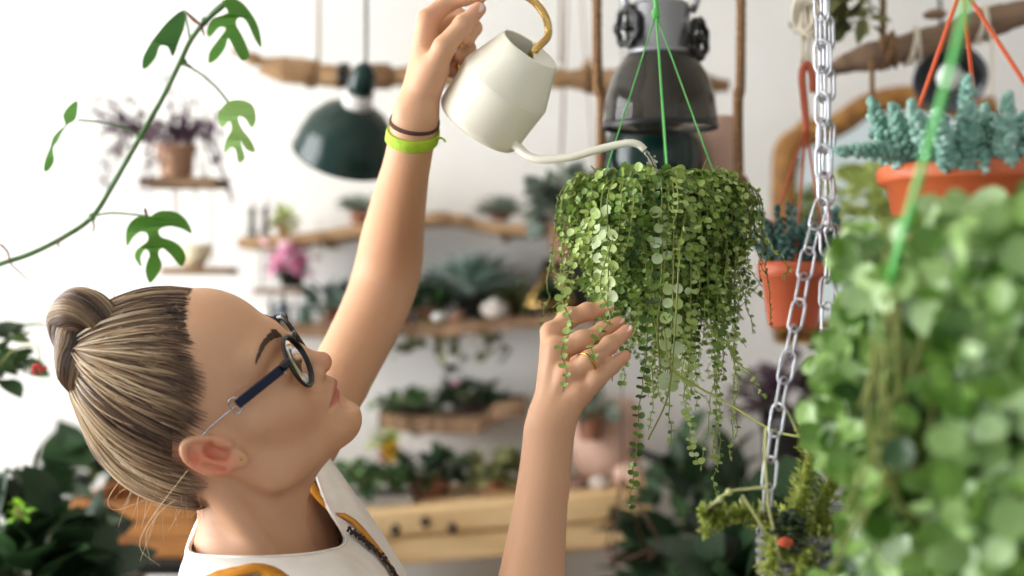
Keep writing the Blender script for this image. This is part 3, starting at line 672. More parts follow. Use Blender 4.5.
for si,p in enumerate(S_path):
    mbS.tubes(p,np.linspace(.0009,.00045,len(p)),4,gp.uniform(.2,1),cap=False)
    seg=np.linalg.norm(np.diff(p,axis=0),axis=1); cum=np.concatenate([[0],np.cumsum(seg)]); step=gp.uniform(.0065,.0105); dd=np.arange(.006,cum[-1],step)
    q=np.stack([np.interp(dd,cum,p[:,k]) for k in range(3)],-1); tg=nrm(np.gradient(q,axis=0)) if len(q)>1 else np.array([[0,0,-1.]])
    rad=q-pc; rad[:,2]=0; rad=nrm(rad); st=gp.uniform(.12,.72); big=gp.choice([gp.uniform(.7,.95),gp.uniform(.9,1.35)])
    for k in range(len(q)):
        sd=nrm(np.cross(tg[k],rad[k])); ph=gp.uniform(-.6,.6)
        for s_ in(-1,1):
            if gp.uniform()<.08: continue
            d=s_*(sd*math.cos(ph)+rad[k]*math.sin(ph))+rad[k]*.35+np.array([0,0,gp.uniform(-.5,.15)])+gp.normal(size=3)*.15
            fr_=dd[k]/cum[-1]; pos.append(q[k]); dirs.append(d); ups.append(rad[k]*.8+np.array([0,0,.55])+gp.normal(size=3)*.35)
            szs.append(big*gp.uniform(.0054,.0090)*(1-.36*fr_)); tns.append(np.clip(st+gp.normal()*.13-.05*(fr_<.2),0,.85))
for (a,o,z0,n_) in ((-2.25,.040,.0,7),(-2.15,.045,-.03,5),(-1.50,.036,-.085,9),(-1.62,.034,-.01,4)):   # strands of larger silvery leaves
    p=hang(a,.06,o,.17,34,.004); mbS.tubes(p,.0008,4,.6,cap=False); i0=int(np.argmin(abs(p[10:,2]-(pc[2]+z0))))+10
    for k in range(n_):
        c=p[min(i0+k*2,33)]; r_=nrm((c-pc)*[1,1,0])
        for s_ in(-1,1):
            pos.append(c); sd=np.cross([0,0,-1],r_); dirs.append(s_*sd+np.array([0,0,-.5])+gp.normal(size=3)*.2); ups.append(r_+gp.normal(size=3)*.25); szs.append(gp.uniform(.0095,.0130)); tns.append(gp.uniform(.74,.92))
for k in range(2000):   # short sprigs tangled round the pot
    a=gp.uniform(0,2*math.pi) if k%3 else gp.uniform(math.pi,2*math.pi); h=gp.uniform(0,1)**.9; rr=.070+.022*math.sin(min(1,h*1.6)*math.pi)+gp.uniform(-.006,.016)-.012*h
    q=pc+[rr*math.cos(a),rr*math.sin(a),.020-h*.135]; r_=nrm((q-pc)*[1,1,0]); pos.append(q); dirs.append(gp.normal(size=3)+r_*.5+[0,0,-.3]); ups.append(r_+[0,0,.6]+gp.normal(size=3)*.5); szs.append(gp.uniform(.0048,.0094)); tns.append(np.clip(.36+.18*math.sin(a*5+h*4)+gp.normal()*.16,0,.85))
for k in range(420):    # short leafy tangle over the pot's top
    r_=.08*math.sqrt(gp.uniform()); a=gp.uniform(0,6.28); pos.append(pc+[r_*math.cos(a),r_*math.sin(a),.012+gp.uniform(0,.018)]); dirs.append(gp.normal(size=3)+[0,0,.3]); ups.append(gp.normal(size=3)*.5+[0,-.3,.8]); szs.append(gp.uniform(.006,.012)); tns.append(gp.uniform(.2,.7))
for k in range(34):     # thin upright shoots
    r_=.075*math.sqrt(gp.uniform()); a=gp.uniform(0,6.28); b=pc+[r_*math.cos(a),r_*math.sin(a),.012]; mbS.tubes(spline([b,b+[gp.normal()*.004,gp.normal()*.004,.012],b+[gp.normal()*.008,gp.normal()*.006,gp.uniform(.012,.034)]],8),.0006,4,gp.uniform(0,1),cap=False)
mbL.inst(RL,np.array(pos),frames(np.array(dirs),np.array(ups)),np.array(szs),np.array(tns))
mbL.build('foliage',M_leaf,hp_); mbS.tubes(spline(PP([(664,330,1.37),(672,368,1.365),(700,388,1.35),(735,408,1.31),(772,430,1.25),(800,437,1.21)]),30),.0011,6,.9); mbS.tubes(spline(PP([(686,210,1.385),(680,250,1.375),(675,330,1.37),(668,395,1.37),(648,440,1.372)]),30),.0009,5,.6)
mbS.build('stems',M_stem,hp_)
ap=P(656,14,Yp); mb=MB()
for a in(-2.7,-1.5,-.42,1.3): mb.tubes(spline([ap,pc+[.071*math.cos(a),.071*math.sin(a),.003]],8),.0009 if a!=-1.5 else .0013,6)
mb.tubes(spline([ap+[0,0,-.004],P(656,2,Yp),P(651,-8,Yp),P(655,-20,Yp),P(662,-40,Yp),P(662,-60,Yp)],24),[.0030]*3+[.0026]*21,8); mb.blob(ap,(.005,.004,.007)); mb.tubes(np.array([P(662,-60,Yp),[P(662,0,Yp)[0],Yp,3.0]]),.0026,6); mb.build('hanger',M_gwire,hp_,label='green plastic wire hanger')
# ================================================================ CHAIN BASKET
M_chain=mat('galvanised_steel',(186,186,190),.38,1); M_rope=mat('grey_rope',(158,156,158),.9,c2=(120,118,122),scale=200,bump=.6,bscale=500)
M_moss=ramp_mat('mossy_shoot',[(58,72,28),(118,132,48),(172,182,78),(204,212,126),(224,228,170)],.6,.3,.2); M_twig=mat('pale_twig',(188,190,128),.6)
bk=thing('chain_hung_basket','grey rope basket of fuzzy moss hung by steel chain','hanging basket',P(812,620,1.2))
def chain_links(path):
    p=spline(path,400); cum=np.concatenate([[0],np.cumsum(np.linalg.norm(np.diff(p,axis=0),axis=1))]); sp_=.0222; N=int(cum[-1]/sp_); mb=MB(); gc=np.random.default_rng(len(path)); tw0=gc.uniform(0,1)
    for i in range(N):
        d=i*sp_; c=np.array([np.interp(d,cum,p[:,k]) for k in range(3)]); c2=np.array([np.interp(d+sp_,cum,p[:,k]) for k in range(3)]); t=nrm(c2-c)
        x=nrm(np.cross(t,[0,1,.01])); y=np.cross(t,x); an=tw0+(i%2)*math.pi/2+.5+gc.normal()*.16; u=math.cos(an)*x+math.sin(an)*y
        L=.0140;w=.0060; q=[]
        for a in np.linspace(0,math.pi,9): q.append(((L-w)+w*math.sin(a),w*math.cos(a)))
        for a in np.linspace(math.pi,2*math.pi,9): q.append((-(L-w)+w*math.sin(a),w*math.cos(a)))
        q.append(q[0]); m=(c+c2)/2; mb.tubes(np.array([m+t*e[0]+u*e[1] for e in q]),.00118,6,cap=False)
    return mb
c1=[P(820,-30,1.195),P(822,100,1.195),P(822,205,1.195),P(812,235,1.193),P(800,300,1.185),P(788,360,1.178),P(776,425,1.172),P(769,480,1.17),P(766,535,1.17)]
c2=[P(826,-36,1.207),P(828,100,1.207),P(827,205,1.205),P(828,260,1.2),P(826,330,1.19),P(829,430,1.185),P(829,470,1.185)]
c3=[P(823,-22,1.218),P(824,90,1.218),P(825,200,1.215),P(836,245,1.22),P(848,330,1.225),P(858,440,1.23),P(866,530,1.235)]
for c in(c1,c2,c3): chain_links([np.array([c[0][0],c[0][1],2.2]),np.array([c[0][0],c[0][1],2.0])]+[q for q in [np.array([c[0][0],c[0][1],c[0][2]+.05])]]+c).build('chain',M_chain,bk)
bc=P(815,575,1.205); mb=MB()
for k in range(9):
    z=.036-.0085*k; t=np.arange(61)*2*math.pi/60; R_=.0455-.0011*max(0,k-3)
    for ph in(0,math.pi): mb.tubes(np.stack([bc[0]+(R_+.0022*np.cos(t*14+ph))*np.cos(t),bc[1]+(R_+.0022*np.cos(t*14+ph))*np.sin(t),bc[2]+z+.0022*np.sin(t*14+ph)+0*t],-1),.0027,6,cap=False)
mb.lathe([(0,-.034),(.036,-.034),(.043,.03),(0,.032)],bc,n=24); mb.build('basket',M_rope,bk)
mb=MB(); mb.tubes(np.array([P(823,-30,1.207)*[1,1,0]+[0,0,2.2],P(823,-30,1.207)*[1,1,0]+[0,0,3.0]]),.004,8); mb.build('hook',M_chain,bk)
gm=np.random.default_rng(5); mbM=MB(); LL=leaf_long(.22,.15,.04,4); pos=[];dirs=[];ups=[];szs=[];tns=[]
def fuzzy(pts,r,n_,tone,sz):
    p=spline(PP(pts),60); tg=nrm(np.gradient(p,axis=0))
    for i in range(n_):
        k=gm.integers(0,60); o=nrm(gm.normal(size=3)); o=nrm(o-tg[k]*(o@tg[k])*.6); rr=r*(1-.5*k/60)
        pos.append(p[k]+o*rr*gm.uniform(.2,.9)); dirs.append(o+tg[k]*.7); ups.append(tg[k]+gm.normal(size=3)*.2); szs.append(sz*gm.uniform(.6,1.2)); tns.append(np.clip(tone+gm.normal()*.18,0,1))
    mbM.tubes(p,np.linspace(r*.5,r*.25,60),6,tone*.6)
fuzzy(((792,520,1.2),(765,516,1.185),(738,514,1.175),(716,518,1.17),(704,510,1.168)),.009,420,.45,.0085)
fuzzy(((735,512,1.18),(712,524,1.172),(704,532,1.17)),.006,120,.55,.007)
fuzzy(((800,535,1.2),(800,500,1.195),(808,468,1.19),(812,445,1.188),(806,428,1.188)),.012,420,.6,.0085)
fuzzy(((820,535,1.205),(824,500,1.2),(838,470,1.2),(842,440,1.2)),.012,380,.55,.0085)
fuzzy(((790,560,1.17),(775,540,1.165),(770,565,1.158),(772,600,1.155)),.012,360,.7,.0085)
fuzzy(((830,560,1.17),(812,548,1.163),(800,575,1.152),(800,610,1.15)),.014,460,.62,.0085)
fuzzy(((850,545,1.2),(858,520,1.2),(862,490,1.2)),.012,260,.5,.008)
for k in range(420):
    r_=.05*math.sqrt(gm.uniform()); a=gm.uniform(0,6.28); pos.append(bc+[r_*math.cos(a),r_*math.sin(a),.034+gm.uniform(0,.014)]); dirs.append(gm.normal(size=3)+[0,0,.8]); ups.append(gm.normal(size=3)); szs.append(gm.uniform(.004,.009)); tns.append(gm.uniform(.05,.6))
mbM.inst(LL,np.array(pos),frames(np.array(dirs),np.array(ups)),np.array(szs),np.array(tns)); mbM.build('moss',M_moss,bk,label='yellow green fuzzy moss shoots')
M_sed=ramp_mat('dark_bead_leaf',[(22,34,22),(58,80,46)],.5); mb=MB(); BD=bead(); k=70
pp=np.array([P(gm.uniform(772,806),gm.uniform(512,545),gm.uniform(1.155,1.185)) for _ in range(k)]); mb.inst(BD,pp,frames(gm.normal(size=(k,3))+[0,-.8,.6]),gm.uniform(.005,.008,k),gm.uniform(0,1,k)); mb.build('bead_leaves',M_sed,bk)
mb=MB()
for pts,r_ in ((((705,509,1.165),(716,502,1.163),(729,492,1.162),(748,489,1.161),(766,489,1.16),(768,505,1.158),(775,535,1.155),(780,560,1.155)),.0016),(((766,428,1.165),(765,455,1.162),(767,489,1.16)),.0016),(((742,495,1.16),(753,512,1.158),(764,530,1.156)),.0015),(((800,437,1.188),(792,420,1.185),(786,409,1.18)),.0013)):
    mb.tubes(spline(PP(pts),24),np.linspace(r_,r_*.75,24),6)
for c in((729,492,1.16),(720,499,1.162)): mb.blob(P(*c),.0032,n=8)
mb.build('bare_twig',M_twig,bk)
mb=MB(); mb.blob(P(786,543,1.152),(.0075,.003,.0045),n=8,noise=.2); mb.build('clay_shard',mat('clay',(206,92,62),.7),bk)
# ================================================================ SEDUM POT (upper right)
M_sedum=ramp_mat('sedum_leaf',[(80,122,110),(120,164,148),(156,194,178),(190,216,204)],.5,.35,.08); M_orange=mat('terracotta_plastic',(204,102,58),.45); M_owire=mat('orange_plastic_wire',(226,96,48),.45)
def sedum(stems,sz,gs,mb):
    pos=[];dirs=[];ups=[];szs=[];tns=[]
    for pts,n_ in stems:
        p=spline(np.asarray(pts),80); tg=nrm(np.gradient(p,axis=0)); st=gs.uniform(.3,.7)
        x=nrm(np.cross(tg,[.3,.9,.2])); y=np.cross(tg,x)
        for i in range(n_):
            k=int(79*(i/n_)); f_=i/n_; a=i*2.39996+gs.normal()*.25; o=math.cos(a)*x[k]+math.sin(a)*y[k]
            spread=1.0 if f_<.85 else (1-f_)/.15
            pos.append(p[k]); dirs.append(o*(.25+.75*spread)+tg[k]*(.45+.9*(1-spread))); ups.append(tg[k]); szs.append(sz*gs.uniform(.85,1.15)*(1-.3*f_)); tns.append(np.clip(st+gs.normal()*.15+.15*f_,0,1))
        mb.tubes(p[::5],sz*.18,5,.4)
    mb.inst(bead(7,6,.44),np.array(pos),frames(np.array(dirs),np.array(ups)),np.array(szs)*1.0,np.array(tns))
Ys=1.18; sc_=P(978,190,Ys)
sp_=thing('hanging_sedum','blue green sedum in an orange pot hung from orange wires','plant',sc_-np.array([0,0,.05]))
mb=MB(); mb.lathe([(0,-.068),(.058,-.068),(.062,-.064),(.074,.004),(.080,.005),(.082,.008),(.082,.018),(.079,.020),(.076,.017),(.074,.006),(0,.004)],sc_,n=56); mb.build('pot',M_orange,sp_,label='orange plastic pot')
gs=np.random.default_rng(8); stems=[]
def st(base,mid,tip,n_):
    base,mid,tip=[(q[0],q[1],q[2]*1.113) for q in (base,mid,tip)]; stems.append(([P(*base),P(*mid),P(*tip)],int(n_*1.15)))
st((925,165,1.05),(885,152,1.03),(838,151,1.02),62); st((925,165,1.05),(890,140,1.04),(872,103,1.03),62); st((930,165,1.04),(905,140,1.02),(893,108,1.01),56)
st((940,165,1.02),(925,140,1.0),(912,106,.99),56); st((950,165,1.0),(945,140,.985),(938,112,.975),50); st((968,168,1.0),(966,130,.985),(968,80,.98),80); st((982,165,1.03),(985,140,1.02),(985,108,1.02),46)
st((1000,165,1.0),(1006,135,.985),(1008,98,.98),62); st((1010,165,1.03),(1022,140,1.02),(1034,112,1.01),56); st((1030,168,1.05),(1048,150,1.04),(1066,138,1.03),50)
for i in range(70):
    a=gs.uniform(0,6.28); r_=gs.uniform(.01,.064); b=sc_+[r_*math.cos(a),r_*math.sin(a),.012]; d=np.array([math.cos(a),math.sin(a),0])*gs.uniform(.01,.035)
    stems.append(([b,b+d*.5+[0,0,.018],b+d+[0,0,gs.uniform(.022,.048)]],int(gs.uniform(22,34))))
for i in range(12):
    a=-math.pi/2+gs.uniform(-1.3,1.3); b=sc_+[.058*math.cos(a),.058*math.sin(a),.014]; d=np.array([math.cos(a),math.sin(a),0])*.022
    stems.append(([b,b+d*.6+[0,0,.006],b+d+[0,0,gs.uniform(-.004,.012)]],30))
mb=MB(); sedum(stems,.0108,gs,mb); mb.build('foliage',M_sedum,sp_)
mb=MB(); sa=P(962,-14,Ys-.01)
for pt in((908,105,1.045),(880,172,1.05)): pass
for a in(math.pi+.35,-.55,1.2): mb.tubes(spline([sa,sc_+[.079*math.cos(a),.079*math.sin(a),.016]],6),.0018,6)
mb.tubes(np.array([sa,[sa[0],sa[1],3.0]]),.0022,6); mb.build('hanger',M_owire,sp_,label='orange wire hanger')
# ================================================================ BIG NEAR PLANT (right)
M_fg=ramp_mat('near_leaf',[(38,72,22),(88,128,46),(134,170,82),(170,200,132),(208,226,190)],.35,.5,.16)
fgp=thing('leafy_plant','large blurred leafy green plant filling the lower right corner','plant',P(960,640,.9))
poly=np.array([(862,222),(900,232),(935,208),(985,204),(1024,196),(1080,190),(1090,640),(840,640),(826,585),(838,540),(852,505),(838,472),(812,432),(814,388),(826,345),(846,312),(838,272),(846,238)],float)
def inpoly(x,y):
    c=False; j=len(poly)-1
    for i in range(len(poly)):
        xi,yi=poly[i]; xj,yj=poly[j]
        if (yi>y)!=(yj>y) and x<(xj-xi)*(y-yi)/(yj-yi)+xi: c=not c
        j=i
    return c
gf=np.random.default_rng(33); pos=[];dirs=[];ups=[];szs=[];tns=[]; mbS=MB()
while len(pos)<2250:
    x,y=gf.uniform(805,1090),gf.uniform(190,640)
    if not inpoly(x,y): continue
    edge=np.clip((x-812)/170,0,1); Y=1.0-.20*edge*gf.uniform(.2,1)+gf.uniform(-.05,.07)
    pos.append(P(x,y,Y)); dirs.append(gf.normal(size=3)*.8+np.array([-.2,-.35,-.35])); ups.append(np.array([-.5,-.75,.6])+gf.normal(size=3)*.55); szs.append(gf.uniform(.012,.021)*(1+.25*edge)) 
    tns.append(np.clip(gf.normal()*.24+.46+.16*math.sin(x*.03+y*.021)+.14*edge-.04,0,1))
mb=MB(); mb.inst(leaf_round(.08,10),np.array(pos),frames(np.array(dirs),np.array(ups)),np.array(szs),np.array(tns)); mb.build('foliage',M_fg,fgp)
for i in range(60):
    x=gf.uniform(870,1070); y0=gf.uniform(210,380); Y=gf.uniform(.86,1.0); mbS.tubes(spline([P(x,y0,Y),P(x+gf.normal()*12,y0+90,Y-.01),P(x+gf.normal()*25,min(y0+gf.uniform(150,260),640),Y)],14),.0013,5,.6)
mbS.build('stems',M_stem,fgp)
mb=MB(); fc=P(985,330,.97); mb.lathe([(0,-.10),(.042,-.10),(.058,.0),(.060,.004),(.055,.004),(0,-.005)],fc,n=32); mb.build('pot',mat('dark_plastic',(54,70,50),.6),fgp)
mb=MB(); mb.tubes(spline([P(975,-40,.80),P(971,-20,.80),P(958,40,.80),P(930,140,.81),P(898,250,.83),P(890,285,.85)],40),.0040,8,flat=.6); mb.tubes(np.array([[P(975,0,.80)[0],.80,3.0],P(975,-40,.80)]),.003,6); mb.build('strap',M_gwire,fgp,label='green plastic hanging strap')
# ================================================================ CLIMBING VINE (left)
M_vleaf=ramp_mat('split_leaf',[(52,104,36),(98,158,50),(178,216,132)],.35,.5,.35); M_vstem=mat('vine_stem',(84,122,70),.5,c2=(66,98,56),scale=80); M_sheath=mat('brown_sheath',(104,70,54),.8)
Yv=1.66
vn=thing('climbing_vine','climbing vine with split leaves crossing the white wall at upper left','vine',P(95,215,Yv))
mb=MB(); sp0=spline(PP([(-30,276,Yv),(0,264,Yv),(30,254,Yv),(62,238,Yv),(92,217,Yv),(115,181,Yv),(140,137,Yv-.01),(163,97,Yv-.01),(180,62,Yv-.02),(192,38,Yv-.02),(207,20,Yv-.03),(232,-2,Yv-.03),(250,-20,Yv-.03)]),90)
mb.tubes(sp0,.0030,8)
for c in((92,217),(140,137),(183,62),(205,21)): mb.blob(P(*c,Yv-.01),(.0050,.0045,.0050),n=8)
for pts in(((92,216),(110,213),(128,214),(148,216)),((140,135),(122,127),(100,122),(78,120)),((183,64),(198,72),(215,86),(229,103)),((190,40),(188,28),(185,13)),((206,20),(214,10),(222,3)),((232,0),(240,-4),(244,-8))):
    mb.tubes(spline([P(*q,Yv-.012) for q in pts],12),.0013,6)
mb.build('stem',M_vstem,vn)
for pts in(((0,244),(8,252),(11,264),(22,274),(27,280)),((92,216),(94,226),(93,232)),((140,137),(136,143),(133,150)),((183,62),(190,66),(196,72)),((62,238),(58,244),(60,248))):
    mb=MB(); mb.tubes(spline([P(*q,Yv-.005) for q in pts],10),np.linspace(.0016,.0007,10),5); mb.build('aerial_root',M_sheath,vn,label='brown aerial root')
mb=MB(); mb.tubes(spline(PP([(184,10,Yv-.03),(194,20,Yv-.03),(201,26,Yv-.035),(204,36,Yv-.035)]),10),[.0015,.003,.0042,.0046,.0042,.0038,.003,.0024,.0018,.0008],8,flat=.5); mb.build('leaf_sheath',M_sheath,vn,label='dry brown leaf sheath')
mb=MB(); mb.tubes(spline(PP([(145,208,Yv-.01),(146,213,Yv-.01),(149,217,Yv-.01)]),8),[.001,.003,.0036,.0036,.003,.002,.0015,.001],8,flat=.5); mb.build('leaf_sheath',M_sheath,vn,label='dry brown leaf sheath')
LV={'A':([(150,217),(160,211),(175,212),(185,220),(190,233),(180,228),(168,226),(159,230),(161,237),(170,240),(180,247),(184,258),(179,266),(170,255),(162,248),(158,254),(161,266),(150,283),(145,272),(147,262),(150,255),(146,249),(140,257),(141,267),(134,258),(136,250),(146,243),(149,239),(147,233),(140,232),(132,238),(126,246),(125,232),(130,222),(140,216)],.45,(150,217),(150,283)),
'B':([(77,101),(78,110),(76,120),(68,125),(62,133),(58,141),(53,148),(54,160),(48,170),(43,170),(45,158),(50,147),(53,137),(60,130),(66,125),(63,116),(68,107)],.35,(77,118),(44,172)),
'C':([(184,11),(185,25),(179,40),(172,56),(168,47),(160,46),(155,58),(143,69),(142,58),(149,45),(159,32),(170,20)],.12,(184,12),(142,70)),
'D':([(222,2),(238,0),(250,12),(258,28),(260,46),(254,38),(247,22),(240,17),(236,24),(243,38),(249,55),(241,60),(233,46),(228,38),(224,48),(215,58),(207,61),(209,50),(219,38),(226,29),(219,27),(209,36),(206,30),(212,19),(222,16),(229,12)],.42,(226,4),(240,60)),
'E':([(228,103),(240,100),(252,105),(255,120),(251,127),(245,118),(238,117),(241,128),(250,140),(254,151),(246,149),(240,140),(244,158),(238,162),(236,150),(231,147),(224,152),(226,140),(232,130),(230,121),(222,127),(217,115)],.95,(229,103),(240,161))}
for kx,(pl,tn,b0,b1) in LV.items():
    Yl=Yv-(.05 if kx in 'CD' else .03); pts=PP([(x,y,Yl) for x,y in pl]); a0,a1=P(*b0,Yl),P(*b1,Yl); ax=nrm(a1-a0); L=np.linalg.norm(a1-a0)
    # finer outline, then bend along and across the midrib
    pts=spline(pts,len(pl)*3,True); rel=pts-a0; al=rel@ax; sd=nrm(np.cross(ax,[0,1,0])); ac=rel@sd
    dz=-.55*np.abs(ac)*.55-.25*(al/L)**2*L*.4; pts[:,1]+=-dz*.9-.004
    tris=np.array([list(t) for t in tessellate_polygon([[Vector((p@sd,p@np.array([0,0,1.]),0)) for p in pts]])]); n_=len(pts)
    V=np.vstack([pts,pts+np.array([0,.0006,0])]); i=np.arange(n_); j=(i+1)%n_
    e1=pts[tris[:,1]]-pts[tris[:,0]]; e2=pts[tris[:,2]]-pts[tris[:,0]]; fl=np.cross(e1,e2)[:,1]>0; tris[fl]=tris[fl][:,::-1]
    mb=MB(); mb.add(V,[tris,tris[:,::-1]+n_,np.stack([i,j,n_+j,n_+i],-1)],np.clip(tn+.05*np.sin(np.tile(np.arange(n_),2)*.7),0,1)); mb.build('leaf',M_vleaf,vn,smooth=False,label='pale young split leaf' if kx=='E' else None)
# ================================================================ ROOM
YW=3.30
M_wall=mat('white_wall',(236,233,227),.9,c2=(229,226,219),scale=3,bump=.15,bscale=60,spec=.2); M_floor=wood('floor_boards',(128,100,72),(96,72,50),.5,3,(1,10,1)); M_white=mat('white_paint',(236,236,234),.6); M_glass=mat('window_glass',(255,255,255),.0,trans=1,ior=1.01,alpha=.12)
def struct(name,c,size,m):
    mb=MB(); mb.box(c,size); o=mb.build(name,m,smooth=False); props(o,kind='structure'); LOC[o.name]=np.zeros(3); return o
X0,X1,YB=-2.3,3.2,-1.2
struct('floor',((X0+X1)/2,(YW+YB)/2,-.05),(X1-X0+.4,YW-YB+.4,.1),M_floor); struct('ceiling',((X0+X1)/2,(YW+YB)/2,3.05),(X1-X0+.4,YW-YB+.4,.1),M_wall)
struct('wall_back',((X0+X1)/2,YW+.05,1.5),(X1-X0+.4,.1,3),M_wall); struct('wall_right',(X1+.05,(YW+YB)/2,1.5),(.1,YW-YB+.2,3),M_wall)
mb=MB(); wy0,wy1,wz0,wz1=.1,2.95,.75,2.8                # left wall round a wide window
mb.box((X0-.05,(YB+wy0)/2,1.5),(.1,wy0-YB,3)); mb.box((X0-.05,(YW+wy1)/2,1.5),(.1,YW-wy1,3)); mb.box((X0-.05,(wy0+wy1)/2,wz0/2),(.1,wy1-wy0,wz0)); mb.box((X0-.05,(wy0+wy1)/2,(3+wz1)/2),(.1,wy1-wy0,3-wz1))
o=mb.build('wall_left',M_wall,smooth=False); props(o,kind='structure')
wn=bpy.data.objects.new('window_1',None); COL.objects.link(wn); LOC[wn.name]=np.zeros(3); props(wn,kind='structure')
mb=MB()
for y in np.linspace(wy0+.03,wy1-.03,4): mb.box((X0-.05,y,(wz0+wz1)/2),(.07,.05,wz1-wz0))
for z in(wz0+.025,wz1-.025): mb.box((X0-.05,(wy0+wy1)/2,z),(.07,wy1-wy0,.05))
mb.build('window_frame',M_white,wn,smooth=False)
mb=MB(); mb.box((X0-.05,(wy0+wy1)/2,(wz0+wz1)/2),(.004,wy1-wy0-.06,wz1-wz0-.06)); mb.build('pane',M_glass,wn,smooth=False)
# ================================================================ BACKGROUND HELPERS
M_drift=wood('driftwood',(182,146,104),(136,102,70),.75,14,(1,3,3),.5); M_drift2=wood('grey_brown_branch',(150,122,98),(118,94,74),.8,12,(1,3,3),.4); M_plank=wood('weathered_shelf',(150,118,86),(112,84,60),.75,10,(1,5,5),.4)
M_beam=wood('pale_timber',(226,192,142),(196,156,104),.6,5,(1,9,9),.25); M_crate=wood('orange_crate_wood',(176,118,58),(140,88,40),.6,8,(1,8,8)); M_oldgold=wood('old_gold_wood',(184,130,62),(134,88,40),.5,14,(3,3,3),.6)
M_twine=mat('jute',(150,114,78),.95,c2=(108,80,54),scale=200); M_cream=mat('cream_cord',(226,214,192),.9); M_enamel=mat('green_enamel',(14,42,36),.2,spec=.5); M_enin=mat('enamel_inside',(230,232,228),.3)
M_terra=mat('terracotta',(160,112,88),.8,c2=(142,96,74),scale=30); M_pink=mat('pink_clay',(206,170,150),.75); M_black_=mat('black_iron',(16,16,17),.35); M_alu=mat('brushed_metal',(150,152,156),.32,.9); M_smoke=mat('smoked_glass',(124,120,112),.04,trans=.9,ior=1.3,spec=.8)
M_stone=mat('stone',(196,184,172),.85,c2=(160,148,138),scale=30); M_darkpot=mat('dark_glaze',(38,36,34),.3); M_ceram=mat('white_ceramic',(222,218,212),.3); M_pot2=mat('brown_pot',(128,92,70),.6)
RM={}
def lm(key):
    D={'dark':[(18,34,20),(38,64,34),(64,98,54)],'mid':[(38,66,34),(80,114,62),(132,158,96)],'blue':[(66,88,80),(118,142,132),(176,194,184)],'grey':[(84,96,84),(130,142,126),(178,186,170)],'purple':[(52,34,52),(92,66,84),(128,120,110)],'lime':[(130,200,30),(176,226,50),(200,238,90)],
       'pink':[(226,120,170),(244,166,200),(252,214,228)],'red':[(150,20,24),(190,30,36),(210,60,50)],'yell':[(120,140,60),(170,184,100),(206,212,150)],'olive':[(60,66,36),(104,108,60),(140,140,92)]}
    if key not in RM: RM[key]=ramp_mat(key+'_leaf',D[key],.5,.4,.2)
    return RM[key]
def rope(mb,path,r,n=None,turns=60):
    p=spline(path,n or 160); t=nrm(np.gradient(p,axis=0)); x=nrm(np.cross(t,[.1,1,.05])); y=np.cross(t,x); s=np.linspace(0,turns,len(p))
    for k in range(3):
        a=s+k*2*math.pi/3; mb.tubes(p+r*.5*(np.cos(a)[:,None]*x+np.sin(a)[:,None]*y),r*.62,6,cap=True)
def branch(mb,path,r,seed,n=60,rough=.12,flat=1.):
    g_=np.random.default_rng(seed); p=spline(path,n); rr=np.interp(np.linspace(0,1,n),np.linspace(0,1,len(np.atleast_1d(r))),np.atleast_1d(r))
    rr=rr*(1+rough*np.convolve(g_.normal(size=n+4),np.ones(5)/5,'valid')*2); mb.tubes(p,rr,12,flat=flat)
def shelfboard(name,label,pts,depth,th,Y,m=None,seed=0,parts=None,holes=False):
    """a wavy live-edge board fixed to the wall: pts = (px,py) of its front edge"""
    g_=np.random.default_rng(seed); f=spline([P(x,y,Y) for x,y in pts],50); t_=thing(name,label,'shelf',f.mean(0)); n=len(f); wob=np.convolve(g_.normal(size=n+6),np.ones(7)/7,'valid')*.012
    back=f.copy(); back[:,1]=min(Y+depth,YW-.002); f=f+np.stack([0*wob,-wob,wob*.3],-1)
    V=np.stack([f,back,back-[0,0,th],f-[0,0,th]],1).reshape(-1,3); i=np.arange(n*4).reshape(n,4)
    mb=MB(); mb.add(V,[np.stack([i[:-1],i[1:],np.roll(i,-1,1)[1:],np.roll(i,-1,1)[:-1]],-1).reshape(-1,4)[:,::-1],i[0][None],i[-1][None,::-1]]); mb.build('board',m or M_plank,t_,smooth=False)
    for fx in(.22,.78):
        k=int(fx*n); q=f[k]; mb=MB(); mb.box((q[0],(Y+YW)/2+.03,q[2]-th-.006),(.018,YW-Y-.062,.012),bev=.002); mb.build('bracket',m or M_plank,t_)
    return t_,f
